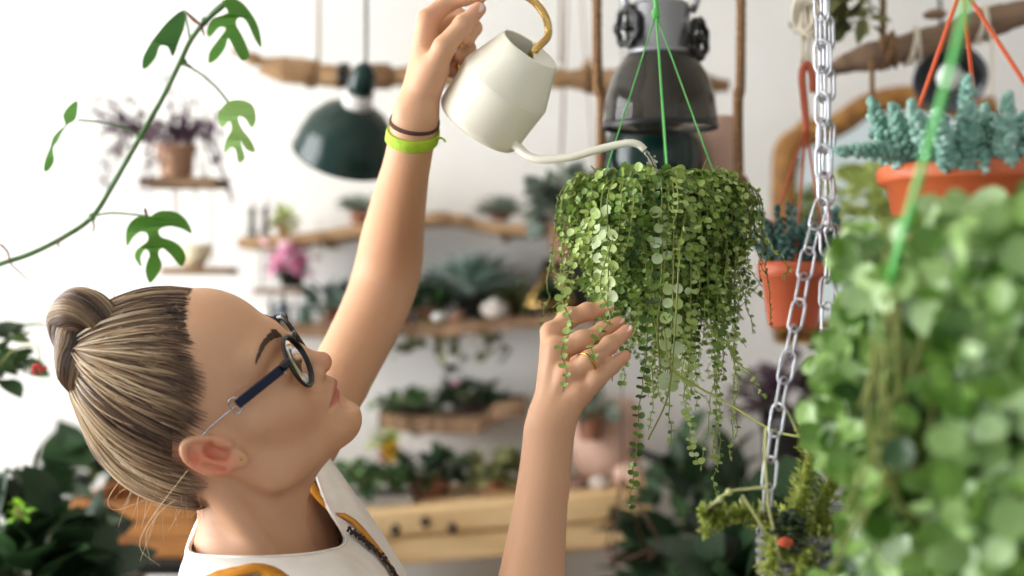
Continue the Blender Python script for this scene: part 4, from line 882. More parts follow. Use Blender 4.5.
def leaves_on(mb,c,n,size,spread,seed,kind='bush',w=.32,tone=.5):
    g_=np.random.default_rng(seed); c=np.asarray(c,float)
    if kind=='rosette':
        a=np.arange(n)*2.39996; el=np.linspace(.15,1.35,n); d=np.stack([np.cos(a)*np.cos(el),np.sin(a)*np.cos(el),np.sin(el)],-1); pos=c+d*size*.05; up=np.tile([0,0,1.],(n,1)); sz=size*(1-.35*el/1.35); T=leaf_long(w,.12,.10,7)
    elif kind=='bush':
        d=g_.normal(size=(n,3)); d[:,2]=np.abs(d[:,2])*.8+.1; d=nrm(d); r=g_.uniform(.2,1,n)**.6; pos=c+d*r[:,None]*np.asarray(spread); d=d+g_.normal(size=(n,3))*.4; up=np.tile([0,-.2,1.],(n,1))+g_.normal(size=(n,3))*.3; sz=size*g_.uniform(.6,1.2,n); T=leaf_long(w,.3,.08,5)
    elif kind=='trail':
        a=g_.uniform(0,6.28,n); h=g_.uniform(0,1,n)**.8; sp_=np.asarray(spread); pos=c+np.stack([np.cos(a)*sp_[0]*(.7+.3*h),np.sin(a)*sp_[1]*(.7+.3*h),-h*sp_[2]],-1); d=g_.normal(size=(n,3))*.7+[0,0,-.6]; up=np.stack([np.cos(a),np.sin(a),.4+0*a],-1); sz=size*g_.uniform(.6,1.2,n); T=leaf_long(w,.3,.08,5)
    elif kind=='fan':
        a=g_.uniform(-1,1,n); d=np.stack([np.sin(a*1.1)*1.0,g_.normal(size=n)*.45,np.cos(a)*.9],-1); pos=np.tile(c,(n,1)); up=np.stack([-np.sin(a),-.4+0*a,1+0*a],-1); sz=size*g_.uniform(.6,1.1,n); T=leaf_long(w,.35,.06,8)
    mb.inst(T,pos,frames(d,up),sz,np.clip(tone+g_.normal(size=n)*.22,0,1)); return pos
NPL=[0]
def pot_prof(r,h,t=.004): return [(0,0),(r*.72,0),(r*.76,.003),(r*.95,h-min(h*.2,.05)),(r*1.04,h-min(h*.18,.045)),(r*1.06,h),(r*.96,h),(r*.9,h-min(h*.14,.02)),(0,h-min(h*.16,.022))]
def plant(name,label,px,py,Y,pr,ph,key,kind,n,size,spread=(.05,.05,.05),potm=None,group=None,w=.32,tone=.5,extra=None,stemmed=True):
    """a plant standing at (px,py): its pot (radius pr, height ph) and its leaves"""
    NPL[0]+=1; b=P(px,py,Y)
    if ph=='floor': ph=b[2]; b=b*[1,1,0]
    t_=thing(name,label,'plant',b,group); c=b+[0,0,ph-min(ph*.14,.02)]
    if pr: mb=MB(); mb.lathe(pot_prof(pr,ph),b,n=24); mb.build('pot',potm or M_terra,t_)
    mb=MB(); pos=leaves_on(mb,c,n,size,spread,NPL[0]*7+1,kind,w,tone); mb.build('foliage',lm(key),t_)
    if stemmed and kind in('bush','trail'):
        mb=MB()
        for q in pos[::max(1,n//14)]: mb.tubes(spline([c-[0,0,ph*.1],c*.45+q*.55+[0,0,.008],q],6),.0014,4)
        mb.build('stems',M_stem,t_)
    return t_
# ================================================================ THINGS HANGING IN THE MIDDLE OF THE ROOM
Yb=2.62
br=thing('driftwood_branch','long driftwood branch hung level across the white wall, behind the raised arm','branch',P(480,75,Yb))
mb=MB(); branch(mb,[P(232,50,Yb),P(262,62,Yb),P(300,70,Yb),P(350,78,Yb),P(420,76,Yb),P(500,76,Yb),P(590,80,Yb),P(690,84,Yb),P(729,86,Yb)],[.006,.012,.020,.019,.018,.019,.022,.022,.012],3,90,.2); branch(mb,[P(258,70,Yb-.01),P(280,76,Yb-.015),P(305,80,Yb-.01),P(330,80,Yb)],[.004,.010,.012,.010],5,24,.2)
branch(mb,[P(590,76,Yb),P(587,66,Yb),P(590,58,Yb)],[.010,.008,.004],6,12,.2); mb.build('limb',M_drift,br)
for i,(x,w_) in enumerate(((306,5),(340,5),(372,9),(470,4),(585,6))):
    mb=MB()
    for k in range(w_): t=np.arange(25)*2*math.pi/24; c=P(x+k*2.2,77+(x-400)*.02,Yb); mb.tubes(np.stack([c[0]+0*t,c[1]+.0225*np.cos(t),c[2]+.0225*np.sin(t)],-1),.0018,5,cap=False)
    mb.build('binding',M_twine if i!=1 else M_black_,br)
for x in(318,560):
    mb=MB(); rope(mb,[P(x,62,Yb),P(x+1,0,Yb),P(x+2,-560,Yb)],.003,60,160); mb.build('suspension_cord',M_twine,br)
def enamel_lamp(px,py,Y,R_,label,cord=True):
    l_=thing('pendant_lamp',label,'lamp',P(px,py,Y)); c=P(px,py,Y); s=R_/.085
    mb=MB(); mb.lathe([(.022*s,.088*s),(.032*s,.084*s),(.052*s,.072*s),(.070*s,.050*s),(.080*s,.024*s),(.0835*s,.004*s),(.086*s,.0),(.0835*s,-.001),(.079*s,.022*s),(.069*s,.047*s),(.050*s,.068*s),(.02*s,.080*s)],c,(.26,-.50,.82),56); mb.build('shade',M_enamel,l_,label='dark green enamel shade')
    ax=nrm((.26,-.50,.82)); mb=MB(); mb.lathe([(0,.084*s),(.023*s,.084*s),(.024*s,.112*s),(.0,.112*s)],c,ax,24); mb.build('collar',M_ceram,l_); mb=MB(); mb.lathe([(0,.110*s),(.021*s,.111*s),(.022*s,.128*s),(.017*s,.150*s),(.008*s,.160*s),(0,.162*s)],c,ax,24); mb.build('socket_cap',M_enamel,l_)
    mb=MB(); mb.blob(c+ax*.03*s,.024*s,n=14); mb.build('bulb',M_enin,l_)
    mb=MB(); e=c+ax*.160*s; mb.tubes(spline([e,e+[.0,.004,.03],e+[.0,.006,.2],[e[0],e[1],3.0]],20),.003,6); mb.build('cord',M_black_,l_)
    return l_
enamel_lamp(345,154,2.42,.090,'dark green enamel pendant lamp hanging left of the raised arm')
# industrial lamp
Yl=1.80; lc=P(660,126,Yl); f_=FPX/Yl
il=thing('industrial_lamp','grey metal and smoked glass lamp with black handwheels above the trailing plant','lamp',lc)
pxm=lambda v: v/f_
mb=MB(); mb.lathe([(pxm(57),pxm(0)),(pxm(57),pxm(8)),(pxm(55),pxm(28)),(pxm(48),pxm(50)),(pxm(38),pxm(66)),(pxm(31),pxm(74)),(pxm(29),pxm(74)),(pxm(36),pxm(64)),(pxm(46),pxm(48)),(pxm(53),pxm(27)),(pxm(55),pxm(8)),(pxm(55),pxm(0)),(pxm(57),pxm(0))],lc,n=56); mb.build('glass_dome',M_smoke,il,label='smoked glass dome')
mb=MB(); mb.lathe([(pxm(58),pxm(-3)),(pxm(58.5),pxm(-1)),(pxm(58),pxm(2)),(pxm(55.5),pxm(2)),(pxm(55.5),pxm(-3)),(pxm(58),pxm(-3))],lc,n=56); mb.build('rim',M_black_,il)
mb=MB(); mb.lathe([(pxm(33),pxm(70)),(pxm(34),pxm(74)),(pxm(30),pxm(76)),(pxm(30),pxm(118)),(pxm(28),pxm(122)),(0,pxm(124))],lc,n=48); mb.build('collar',M_alu,il,label='brushed metal collar')
mb=MB(); mb.lathe([(0,pxm(72)),(pxm(14),pxm(72)),(pxm(13),pxm(50)),(pxm(20),pxm(30)),(pxm(16),pxm(12)),(0,pxm(8))],lc,n=24); mb.build('bulb',M_enin,il)
for s in(-1,1):
    wcn=lc+np.array([s*pxm(38 if s>0 else 33),-.01,pxm(98 if s<0 else 86)]); ax=nrm((s*.85,-.5,.0)); x=nrm(np.cross(ax,[0,0,1])); y=np.cross(ax,x); R_=pxm(18); t=np.arange(41)*2*math.pi/40
    mb=MB(); mb.tubes(wcn+R_*(1+.09*np.cos(t*7))[:,None]*(np.cos(t)[:,None]*x+np.sin(t)[:,None]*y),.0046,8,cap=False)
    for k in range(4): a=k*math.pi/2; mb.tubes(np.array([wcn,wcn+R_*(math.cos(a)*x+math.sin(a)*y)]),.0030,6)
    mb.blob(wcn,.0075,n=10); mb.tubes(np.array([wcn,wcn-ax*.03]),.004,8); mb.build('handwheel',M_black_,il,label='black cast iron handwheel')
    mb=MB(); mb.tubes(np.array([lc+[s*pxm(31),-.012,pxm(112)],lc+[s*pxm(36),-.012,pxm(124)],lc+[s*pxm(44),0,pxm(175)]]),.0045,8); mb.build('strap',M_alu,il)
mb=MB(); mb.tubes(np.array([lc+[.008,0,pxm(122)],lc+[.008,0,pxm(140)],[lc[0]+.008,Yl,3.0]]),.0035,8); mb.build('cord',mat('red_flex',(150,40,44),.6),il)
# swing shelf on ropes behind the trailing plant
Ysw=1.98; s0=P(668,193,Ysw)
sw=thing('rope_shelf','wooden swing shelf on two thick jute ropes, hidden behind the trailing plant','shelf',s0)
mb=MB(); mb.box(s0+[0,.0,-.012],(.225,.13,.018),bev=.003); mb.build('board',M_plank,sw,smooth=False)
for i,(x,x2) in enumerate(((600,603),(739,737))):
    mb=MB(); a=P(x,198,Ysw-.055); rope(mb,[a,P((x+x2)/2,100,Ysw-.055),P(x2-2*(x2-x),0,Ysw-.055),np.array([a[0]+.002,Ysw-.055,3.0])],.0068,320,420)
    kn=P(x,184,Ysw-.057); t=np.linspace(0,1,20)
    if i: 
        for k in range(3): q=nrm(np.random.default_rng(k).normal(size=3)); x_=nrm(np.cross(q,[0,0,1])); y_=np.cross(q,x_); a_=np.arange(25)*2*math.pi/24; mb.tubes(kn+.009*(np.cos(a_)[:,None]*x_+np.sin(a_)[:,None]*y_),.0052,6,cap=False)
        for k in range(9): g_=np.random.default_rng(k+40); d=np.array([g_.normal()*.5,-.3,-.6+g_.normal()*.4]); mb.tubes(spline([kn,kn+d*.014,kn+d*.03+[0,0,-.006]],8),np.linspace(.0024,.0009,8),5)
    mb.build('rope',M_twine,sw,label='thick jute rope')
def jar(name,label,cat,px,py,Y,prof,m,n=36,group=None,partname='body'):
    b=P(px,py,Y); t_=MB(); t_.lathe(prof,b,n=n); o=t_.build(name,m); LOC[o.name]=np.zeros(3); props(o,label,cat,group); return o
jar('glazed_pot','round dark green glazed pot under the smoked glass lamp','pot',652,190,1.96,[(0,.0),(.045,.0),(.060,.012),(.067,.038),(.066,.062),(.058,.082),(.052,.088),(.048,.084),(.056,.06),(.05,.02),(0,.012)],M_enamel)
jar('pink_pot','tall pale pink clay pot beside the right-hand rope','pot',716,190,1.99,[(0,0),(.024,0),(.027,.004),(.0285,.1),(.0265,.102),(.025,.096),(.0245,.03),(0,.028)],M_pink)
# upper right branch with ties
Yr=2.05
b2=thing('hanging_branch','thick grey brown branch slanting up at the top right corner','branch',P(940,40,Yr))
mb=MB(); branch(mb,[P(826,72,Yr),P(850,62,Yr),P(890,52,Yr),P(940,38,Yr),P(990,22,Yr),P(1040,8,Yr),P(1090,-4,Yr)],[.008,.016,.021,.022,.021,.020,.018],12,60,.10); mb.blob(P(935,14,Yr),(.017,.014,.008),n=12,noise=.1,seed=4); mb.build('limb',M_drift2,b2)
for i,(x,y) in enumerate(((886,52),(910,47),(978,26))):
    mb=MB()
    for k in range(3): t=np.arange(25)*2*math.pi/24; c=P(x+k*4,y-k*1.2,Yr); mb.tubes(np.stack([c[0]+.006*np.sin(t+k),c[1]+.0255*np.cos(t),c[2]+.0255*np.sin(t)],-1),.0028,6,cap=False)
    mb.build('tie',M_cream if i else M_twine,b2)
for (x,y0,y1,m_,r_) in ((883,50,-420,M_twine,.005),(872,58,112,M_twine,.0035),(992,30,95,M_cream,.0022),(1060,0,-420,M_twine,.005)):
    mb=MB(); rope(mb,[P(x,y0,Yr-.02),P(x,(y0+y1)/2,Yr-.02),P(x,y1,Yr-.02)],r_,120,150); mb.build('rope',m_,b2)
aw=P(950,78,2.25)
dl=thing('dark_lamp','dark grey dome lamp seen behind the orange hanging wires','lamp',aw); ax=nrm((-.10,-.62,-.45)); mb=MB(); mb.lathe([(.0,-.075),(.018,-.074),(.024,-.05),(.040,-.036),(.054,-.014),(.058,.004),(.055,.004),(.050,-.012),(.036,-.030),(.0,-.036)],aw,ax,40); mb.build('shade',mat('dark_grey_enamel',(84,86,90),.3),dl); mb=MB(); mb.blob(aw-ax*.006,(.022,.022,.022),n=14); mb.build('bulb',M_enin,dl)
mb=MB(); mb.tubes(spline([aw-ax*.072,aw-ax*.09+[0,.01,.03],aw+[0,.08,.4],[aw[0],aw[1]+.08,3.0]],24),.003,6); mb.build('cord',M_black_,dl)
# second orange pot on its hook
Yo=1.78; oc=P(793,262,Yo)
op=thing('hanging_succulent','dark blue green succulent in a rust orange pot on an orange hook, behind the chain','plant',oc-np.array([0,0,.05])); mb=MB(); mb.lathe([(0,-.082),(.028,-.082),(.031,-.078),(.038,-.022),(.043,-.020),(.0445,.0),(.041,.0),(.038,-.01),(0,-.012)],oc,n=40); mb.build('pot',mat('rust_plastic',(190,92,58),.5),op,label='rust orange pot')
go_=np.random.default_rng(77); stems=[]
for i in range(34):
    a=go_.uniform(0,6.28); r_=go_.uniform(0,.035); b=oc+[r_*math.cos(a),r_*math.sin(a),-.006]; d=np.array([math.cos(a),math.sin(a),0])*go_.uniform(.01,.06); stems.append(([b,b+d*.5+[0,0,.03],b+d+[0,0,go_.uniform(.03,.075)]],int(go_.uniform(26,40))))
mb=MB(); sedum(stems,.011,go_,mb); mb.build('foliage',ramp_mat('dusky_sedum',[(24,50,46),(58,92,84),(104,140,128)],.5),op)
hk=P(806,118,Yo); mb=MB(); mb.tubes(spline([P(813,92,Yo),P(812,74,Yo),P(807,64,Yo),P(802,74,Yo),P(804,100,Yo),P(806,122,Yo),P(806,132,Yo)],30),.0048,8)
for a in(2.9,-.4,-1.7): mb.tubes(np.array([hk+[0,0,-.012],oc+[.042*math.cos(a),.042*math.sin(a),-.002]]),.0017,6)
mb.build('hanger',mat('brown_orange_plastic',(176,84,50),.5),op,label='orange plastic hook and wires')
mc=thing('cord_loop','bundle of knotted cream cords above the orange hook','cord',P(806,20,Yo)); gc_=np.random.default_rng(6)
for x in(798,803,808,813):
    mb=MB(); mb.tubes(spline([np.array([P(x,0,Yo)[0],Yo,2.95]),P(x+gc_.normal()*2,-40,Yo),P(x+gc_.normal()*2,10,Yo-.005),P(807+gc_.normal()*2,64,Yo)],20),.0024,6); mb.build('strand',M_cream,mc)
mb=MB()
for k in range(3):
    t=np.arange(33)*2*math.pi/32; mb.tubes(P(803+k*4,14+k*3,Yo-.006)+np.stack([.013*np.cos(t),.004*np.sin(t*2+k),.022*np.sin(t)],-1),.0026,6,cap=False)
mb.build('knot',M_cream,mc)
plant('hanging_foliage','loose green leaves hanging in at the top edge beside the chain',836,-8,2.0,.03,.03,'olive','trail',70,.035,(.05,.05,.075))
mb=MB(); q=P(836,-8,2.0)
for a in(0,2.1,4.2): mb.tubes(np.array([q+[.03*math.cos(a),.03*math.sin(a),.028],[q[0],2.0,q[2]+.25],[q[0],2.0,3.0]]),.0014,5)
mb.build('hanger',M_twine,bpy.data.objects['hanging_foliage'])
# carved mirror frame
Ym=2.95
mf=thing('mirror','mirror in an arched old gold wood frame behind the orange pots','mirror',P(890,250,Ym))
outl=spline([P(x,y,Ym) for x,y in((783,330),(783,250),(784,180),(788,146),(812,134),(840,124),(866,106),(900,98),(935,100),(968,108),(995,128),(1004,170),(1006,250),(1006,330))],70)
mb=MB(); mb.tubes(outl,np.full(70,.042),10,flat=.6)
for k in range(4,70,5): mb.blob(outl[k]+[0,-.012,0],(.014,.014,.014),n=8,noise=.2,seed=k)
for q in outl[[20,50]]: mb.blob(q+[0,-.01,.01],(.03,.02,.025),n=10,noise=.25,seed=3)
mb.box(P(895,332,Ym),(.50,.05,.05),bev=.008); mb.build('frame',M_oldgold,mf,label='carved old gold wood frame')
pl=[Vector((p[0],p[2],0)) for p in outl]; tr=np.array([list(t) for t in tessellate_polygon([pl])]); V=outl+[0,.012,0]
e1=V[tr[:,1]]-V[tr[:,0]]; e2=V[tr[:,2]]-V[tr[:,0]]; fl=np.cross(e1,e2)[:,1]>0; tr[fl]=tr[fl][:,::-1]
mb=MB(); mb.add(np.vstack([V,V+[0,.006,0]]),[tr,tr[:,::-1]+len(V)]); mb.build('mirror_glass',mat('mirror_glass',(222,224,214),.06,1),mf,smooth=False)
plant('yellow_bush','pale yellow green bush in front of the arched mirror',885,250,2.5,.05,'floor','yell','bush',170,.05,(.13,.08,.22))
plant('purple_bush','dusky purple plant low behind the chain',790,410,3.0,.06,'floor','purple','bush',140,.05,(.12,.08,.14),potm=M_darkpot)
# ================================================================ SHELVES ON THE WALL
shelfboard('driftwood_shelf','uppermost wavy driftwood shelf on the wall behind the raised arm',[(238,238),(290,235),(330,229),(372,222),(410,216),(450,213),(490,221),(530,224),(562,222)],.2,.022,3.08,M_drift,1)
shelfboard('crowded_shelf','dark wavy wall shelf crowded with agave and small pots, second from the top',[(246,324),(300,325),(350,326),(400,323),(450,324),(510,317),(575,314),(620,312)],.24,.026,3.05,None,2)
shelfboard('wavy_shelf','short thick wavy shelf of low green plants, under the crowded shelf',[(378,412),(410,417),(440,418),(480,417),(497,404),(526,402)],.22,.034,3.06,None,3)
# timber bench (two stacked beams on posts)
tb=thing('timber_bench','pale timber bench of two stacked beams along the back wall','bench',P(500,760,3.0)*np.array([1,1,0]))
a,b=P(320,516,2.86),P(652,489,2.86)
d=nrm(b-a); up=nrm(np.cross([0,-1,0],d)); up=up if up[2]>0 else -up; R=np.stack([d,np.array([0,1,0]),up],1); L=np.linalg.norm(b-a)
for k,(z0,h) in enumerate(((-.029,.056),(-.087,.054))):
    mb=MB(); mb.box((a+b)/2+up*z0+[0,.17,0]+d*(.006*k),(L,.34-.01*k,h),R,.006)
    mb.build('beam',M_beam,tb,smooth=False)
for x,y in((395,530),(425,522),(452,528)): mb=MB(); mb.blob(P(x,y,2.858),(.010,.006,.012),n=8); mb.build('bolt_head',M_black_,tb)
for x in(345,655):
    q=P(x,520,2.95); mb=MB(); mb.box((q[0],3.0,(q[2]-.09)/2),(.07,.24,q[2]-.09),bev=.005); mb.build('leg',M_beam,tb,smooth=False)
mb=MB(); q=P(600,556,3.0); mb.box((P(490,0,3)[0],3.02,.45),(.66,.26,.03),bev=.004); mb.build('lower_board',M_plank,tb,smooth=False)
def bench_top(px): return 516+(px-320)*(489-516)/332
# things on the top shelf
def shelfY(pts,px): return float(np.interp(px,[p[0] for p in pts],[p[1] for p in pts]))
for x,y,lab in((252,236,'dark wooden candlestick at the left end of the top shelf'),(265,235,'dark wooden candlestick, the second from the left end of the top shelf')):
    t_=thing('candlestick',lab,'candlestick',P(x,y,3.14),'candlesticks on the top shelf'); b=P(x,y,3.14); mb=MB(); mb.lathe([(0,0),(.014,0),(.014,.005),(.006,.012),(.009,.024),(.005,.034),(.008,.046),(.006,.056),(.011,.062),(0,.062)],b,n=20); mb.build('stem',M_darkpot if x<260 else mat('plum_wood',(70,44,50),.4),t_); mb=MB(); mb.lathe([(0,.06),(.0065,.06),(.0065,.085),(0,.088)],b,n=14); mb.build('candle',M_ceram,t_)
plant('small_fern','tiny light green plant beside the candlesticks',284,236,3.15,.018,.025,'yell','bush',40,.03,(.025,.025,.035))
plant('grey_rosette','small grey green tuft on the top shelf, hidden partly by the raised arm',360,226,3.16,.022,.03,'grey','fan',26,.06)
plant('tillandsia','silvery spiky tuft at the right part of the top shelf',500,221,3.15,.024,.012,'grey','rosette',34,.075,w=.12)
# things on the crowded shelf
plant('agave','blue grey agave rosette, the tallest plant on the crowded shelf',472,318,3.15,.04,.05,'blue','rosette',30,.16,potm=M_darkpot,w=.15,tone=.7)
plant('dark_succulent','dark bushy succulent on the crowded shelf right of the raised arm',428,322,3.13,.03,.03,'dark','bush',80,.04,(.055,.05,.055))
plant('dusty_succulent','dusty grey green succulent spilling over the crowded shelf beside the arm',402,322,3.12,.026,.03,'grey','bush',60,.035,(.04,.04,.045))
plant('low_succulent','small dull succulent between the agave and the terrarium',520,316,3.12,.03,.028,'olive','bush',70,.035,(.055,.04,.035),potm=M_darkpot)
plant('trailing_tuft','thin strands drooping under the crowded shelf',455,328,3.09,.02,.02,'olive','trail',60,.03,(.13,.03,.075))
plant('shelf_greens','soft green plant at the left of the crowded shelf, behind the pink flower',330,322,3.13,.03,.03,'blue','bush',70,.04,(.055,.04,.05))
def rock(lab,px,py,Y,r,m,seed,flat=.7,name='stone'):
    mb=MB(); mb.blob(P(px,py,Y)+[0,0,r*flat],(r,r*.8,r*flat),n=16,noise=.12,seed=seed); o=mb.build(name,m); LOC[o.name]=np.zeros(3); props(o,lab,'stone')
rock('pale pinkish stone on the crowded shelf, below the agave',496,318,3.08,.028,M_stone,1); rock('small white stone at the left of the crowded shelf',438,322,3.08,.014,M_ceram,2); rock('dull brown stone between the agave and the white stone',458,321,3.08,.016,M_pot2,3); rock('little round pale ball before the agave',494,305,3.06,.008,M_ceram,4,1)
# gold framed terrarium
tr_=thing('terrarium','small gold framed house shaped terrarium at the right end of the crowded shelf','terrarium',P(551,312,3.08)); q=lambda x,y,Y: P(x,y,Y)
A_=[q(528,305,3.05),q(574,304,3.05),q(574,303,3.17),q(528,304,3.17)]; top_=[q(550,266,3.08),q(552,266,3.14)]
edges=[(A_[i],A_[(i+1)%4]) for i in range(4)]+[(A_[0],top_[0]),(A_[1],top_[0]),(A_[2],top_[1]),(A_[3],top_[1]),(top_[0],top_[1])]
mb=MB()
for e in edges: mb.tubes(np.array(e),.0032,6)
mb.build('frame',M_brass,tr_); mb=MB(); leaves_on(mb,(A_[0]+A_[2])/2+[0,0,.01],40,.03,(.03,.03,.03),5); mb.build('foliage',lm('dark'),tr_)
mb=MB(); v=np.array(A_+top_); mb.add(v,[np.array([[0,1,4],[3,5,2]]),np.array([[0,4,5,3],[1,2,5,4]])]); mb.build('glass',M_glass,tr_,smooth=False)
jar('dark_vase','dark squat vase behind the terrarium','vase',566,312,3.2,[(0,0),(.045,0),(.06,.03),(.062,.09),(.05,.12),(.046,.12),(.055,.08),(0,.02)],M_darkpot)
plant('spiky_bush','dark grey spiky plant behind the left of the trailing plant',572,262,2.75,.05,.09,'grey','bush',120,.06,(.07,.06,.09),potm=M_pot2,tone=.2)
mb=MB()
for a in(0,2.1,4.2): mb.tubes(np.array([P(572,262,2.75)+[.05*math.cos(a),.05*math.sin(a),.085],[P(572,0,2.75)[0],2.75,2.35]]),.0012,5)
mb.tubes(np.array([[P(572,0,2.75)[0],2.75,2.35],[P(572,0,2.75)[0],2.75,3.0]]),.0014,5); mb.build('hanger',M_twine,bpy.data.objects['spiky_bush'])
# pink flower on its little hanging shelf
hs=thing('hanging_shelf','tiny wooden hanging shelf holding the pink flower','shelf',P(283,290,3.1)); mb=MB(); mb.box(P(281,291,3.14),(.105,.10,.012),bev=.002); mb.build('board',M_plank,hs,smooth=False)
for x in(262,301):
    mb=MB(); mb.tubes(np.array([P(x,289,3.1),P(x,240,3.1)]),.0016,5); mb.build('cord',M_black_,hs)
pf=thing('pink_flower','pink flowering plant in a dark pot on the tiny hanging shelf','plant',P(290,289,3.13)); mb=MB(); mb.lathe(pot_prof(.030,.034),P(292,287.2,3.13),n=24); mb.build('pot',M_darkpot,pf)
mb=MB(); leaves_on(mb,P(292,276,3.13),26,.04,(.03,.03,.02),9); mb.build('foliage',lm('mid'),pf); mb=MB(); gq=np.random.default_rng(4)
pos=np.array([P(287+gq.normal()*11,261+gq.normal()*6,3.11+gq.normal()*.02) for _ in range(70)]); mb.inst(leaf_round(.2,8),pos,frames(gq.normal(size=(70,3))),gq.uniform(.024,.036,70),gq.uniform(.2,1,70)); mb.build('petals',lm('pink'),pf,label='pink petals')
ws=thing('wire_stand','thin dark wire stand below the pink flower','stand',P(285,320,3.12)); mb=MB()
for x in(272,284,296): mb.tubes(np.array([P(x,291.5,3.12),P(x-1,320,3.12)]),.0022,5)
mb.tubes(np.array([P(270,306,3.12),P(298,306,3.12)]),.002,5); mb.build('wire',M_black_,ws)
for i,(x,lab,hh,m_) in enumerate(((268,'small pale bottle under the pink flower, the left one',.05,M_ceram),(283,'small pale bottle under the pink flower, the middle one',.06,mat('blue_glass',(120,136,156),.1,trans=.5)),(305,'small greenish bottle under the pink flower, the right one',.045,mat('green_glass',(120,150,130),.1,trans=.5)))):
    jar('bottle',lab,'bottle',x,323,3.17,[(0,0),(.015,0),(.016,.004),(.016,hh*.6),(.007,hh*.78),(.007,hh),(0,hh)],m_,20,'bottles under the pink flower')
# wavy shelf plants
plant('moss_tray','low green ground cover at the left of the wavy shelf',412,413,3.14,.05,.018,'mid','bush',90,.03,(.075,.05,.03),potm=M_darkpot,tone=.35)
plant('green_tray','low dark green ground cover at the right of the wavy shelf',470,409,3.14,.05,.018,'dark','bush',90,.032,(.08,.05,.04),potm=M_darkpot)
mb=MB(); mb.lathe([(0,.0),(.010,.0),(.0115,.004),(.010,.012),(0,.014)],P(449,369,YW-.0005),(0,-1,0),18); o=mb.build('wall_knob',M_black_); LOC[o.name]=np.zeros(3); props(o,'small black round knob on the white wall between two shelves','knob')
plant('pink_tuft','faint pink tuft on the wavy shelf under the black knob',452,404,3.2,.018,.02,'pink','bush',22,.025,(.02,.02,.03))
# things on the bench
plant('bench_succulent','dark green succulents in a long grey tray on the timber bench, behind her chin',368,495,2.97,.0,.02,'mid','bush',130,.036,(.11,.05,.04),tone=.35)
tt_=MB(); tt_.box(P(378,499,2.98),(.155,.13,.028),bev=.004); o=tt_.build('stone_tray',mat('grey_stone',(168,160,150),.8,c2=(140,132,122),scale=30),smooth=False); LOC[o.name]=np.zeros(3); props(o,'grey stone tray at the left of the timber bench','tray')
plant('bench_greens','dark bushy plant in the middle of the timber bench',430,496,3.02,.05,.04,'dark','bush',120,.04,(.09,.06,.055))
plant('bench_fern','muted green fern on the timber bench in front of the wavy dishes',492,490.5,3.0,.04,.03,'olive','bush',80,.045,(.08,.05,.05))
plant('yellow_flower','small yellow flower showing under her chin',386,462,3.05,.02,.04,'yell','bush',26,.03,(.02,.02,.03))
mb=MB()
gz=np.random.default_rng(3)
pos=np.array([P(389+gz.normal()*3,450+gz.normal()*3,3.0) for _ in range(14)]); mb.inst(leaf_round(.2,8),pos,frames(gz.normal(size=(14,3))),gz.uniform(.014,.022,14),.6); o=mb.build('blossom',ramp_mat('yellow_petal',[(216,160,30),(240,196,60)],.5),bpy.data.objects['yellow_flower'])
for i,(x,y,lab,m_,r_) in enumerate(((512,480,'wavy brown bark dish on the timber bench left of the lower arm',M_drift,.05),(590,474,'pale bark dish on the timber bench right of the lower arm',M_drift2,.05))):
    t=np.arange(40)*2*math.pi/40; mb=MB(); b=P(x,bench_top(x)-1,3.0); prof=[(0,.004),(r_*.6,.004),(r_,.022),(r_*1.02,.024),(r_*.98,.026),(r_*.6,.009),(0,.009)]
    mb.lathe(prof,b,n=40); v=mb.V[0]; an=np.arctan2(v[:,1]-b[1],v[:,0]-b[0]); mb.V[0]=v+np.stack([0*an,0*an,.007*np.sin(an*3)*np.linalg.norm(v[:,:2]-b[:2],axis=1)/r_],-1); o=mb.build('bark_dish',m_); LOC[o.name]=np.zeros(3); props(o,lab,'dish')
jar('pink_round_pot','large rounded pale pink pot behind the lower hand','pot',606,478,3.1,[(0,0),(.05,0),(.072,.03),(.080,.09),(.074,.15),(.058,.175),(.053,.172),(.066,.14),(.07,.08),(0,.02)],M_pink)
rock('round pale pink rock on the bench beside the large pink pot',628,490,2.98,.034,M_pink,7,.8); rock('grey stone on the bench below the large pink pot',600,491,2.93,.022,M_stone,8); rock('dark reddish stone on the bench behind the lower wrist',578,493,2.96,.024,mat('reddish_stone',(120,88,78),.8),9)
plant('grey_trailer','grey green plant behind the lower hand, above the pale bark dish',590,440,3.0,.03,.05,'grey','bush',60,.04,(.05,.04,.05))
# shelf and things under the bench
for i,(x,lab,m_,hh,r_) in enumerate(((550,'grey stoneware jar under the bench beside the lower forearm',M_stone,.16,.05),(585,'dark bottle under the bench beside the wire frame',M_darkpot,.15,.022),(606,'pale crock under the right end of the bench',mat('pale_crock',(176,172,168),.5),.17,.047),(420,'brown crock under the bench behind the embroidered top',M_pot2,.14,.06),(500,'grey crock under the bench in the middle',mat('grey_crock',(150,146,140),.5),.15,.05))):
    b=np.array([P(x,0,2.99)[0],2.99,.4655]); 
    h2=min(1.55-.62,.9); mb=MB(); mb.lathe([(0,0),(r_*.9,0),(r_,.01),(r_,hh*.75),(r_*.7,hh*.92),(r_*.72,hh),(r_*.6,hh),(0,hh*.9)],b,n=28); o=mb.build('jar',m_); LOC[o.name]=np.zeros(3); props(o,lab,'jar')
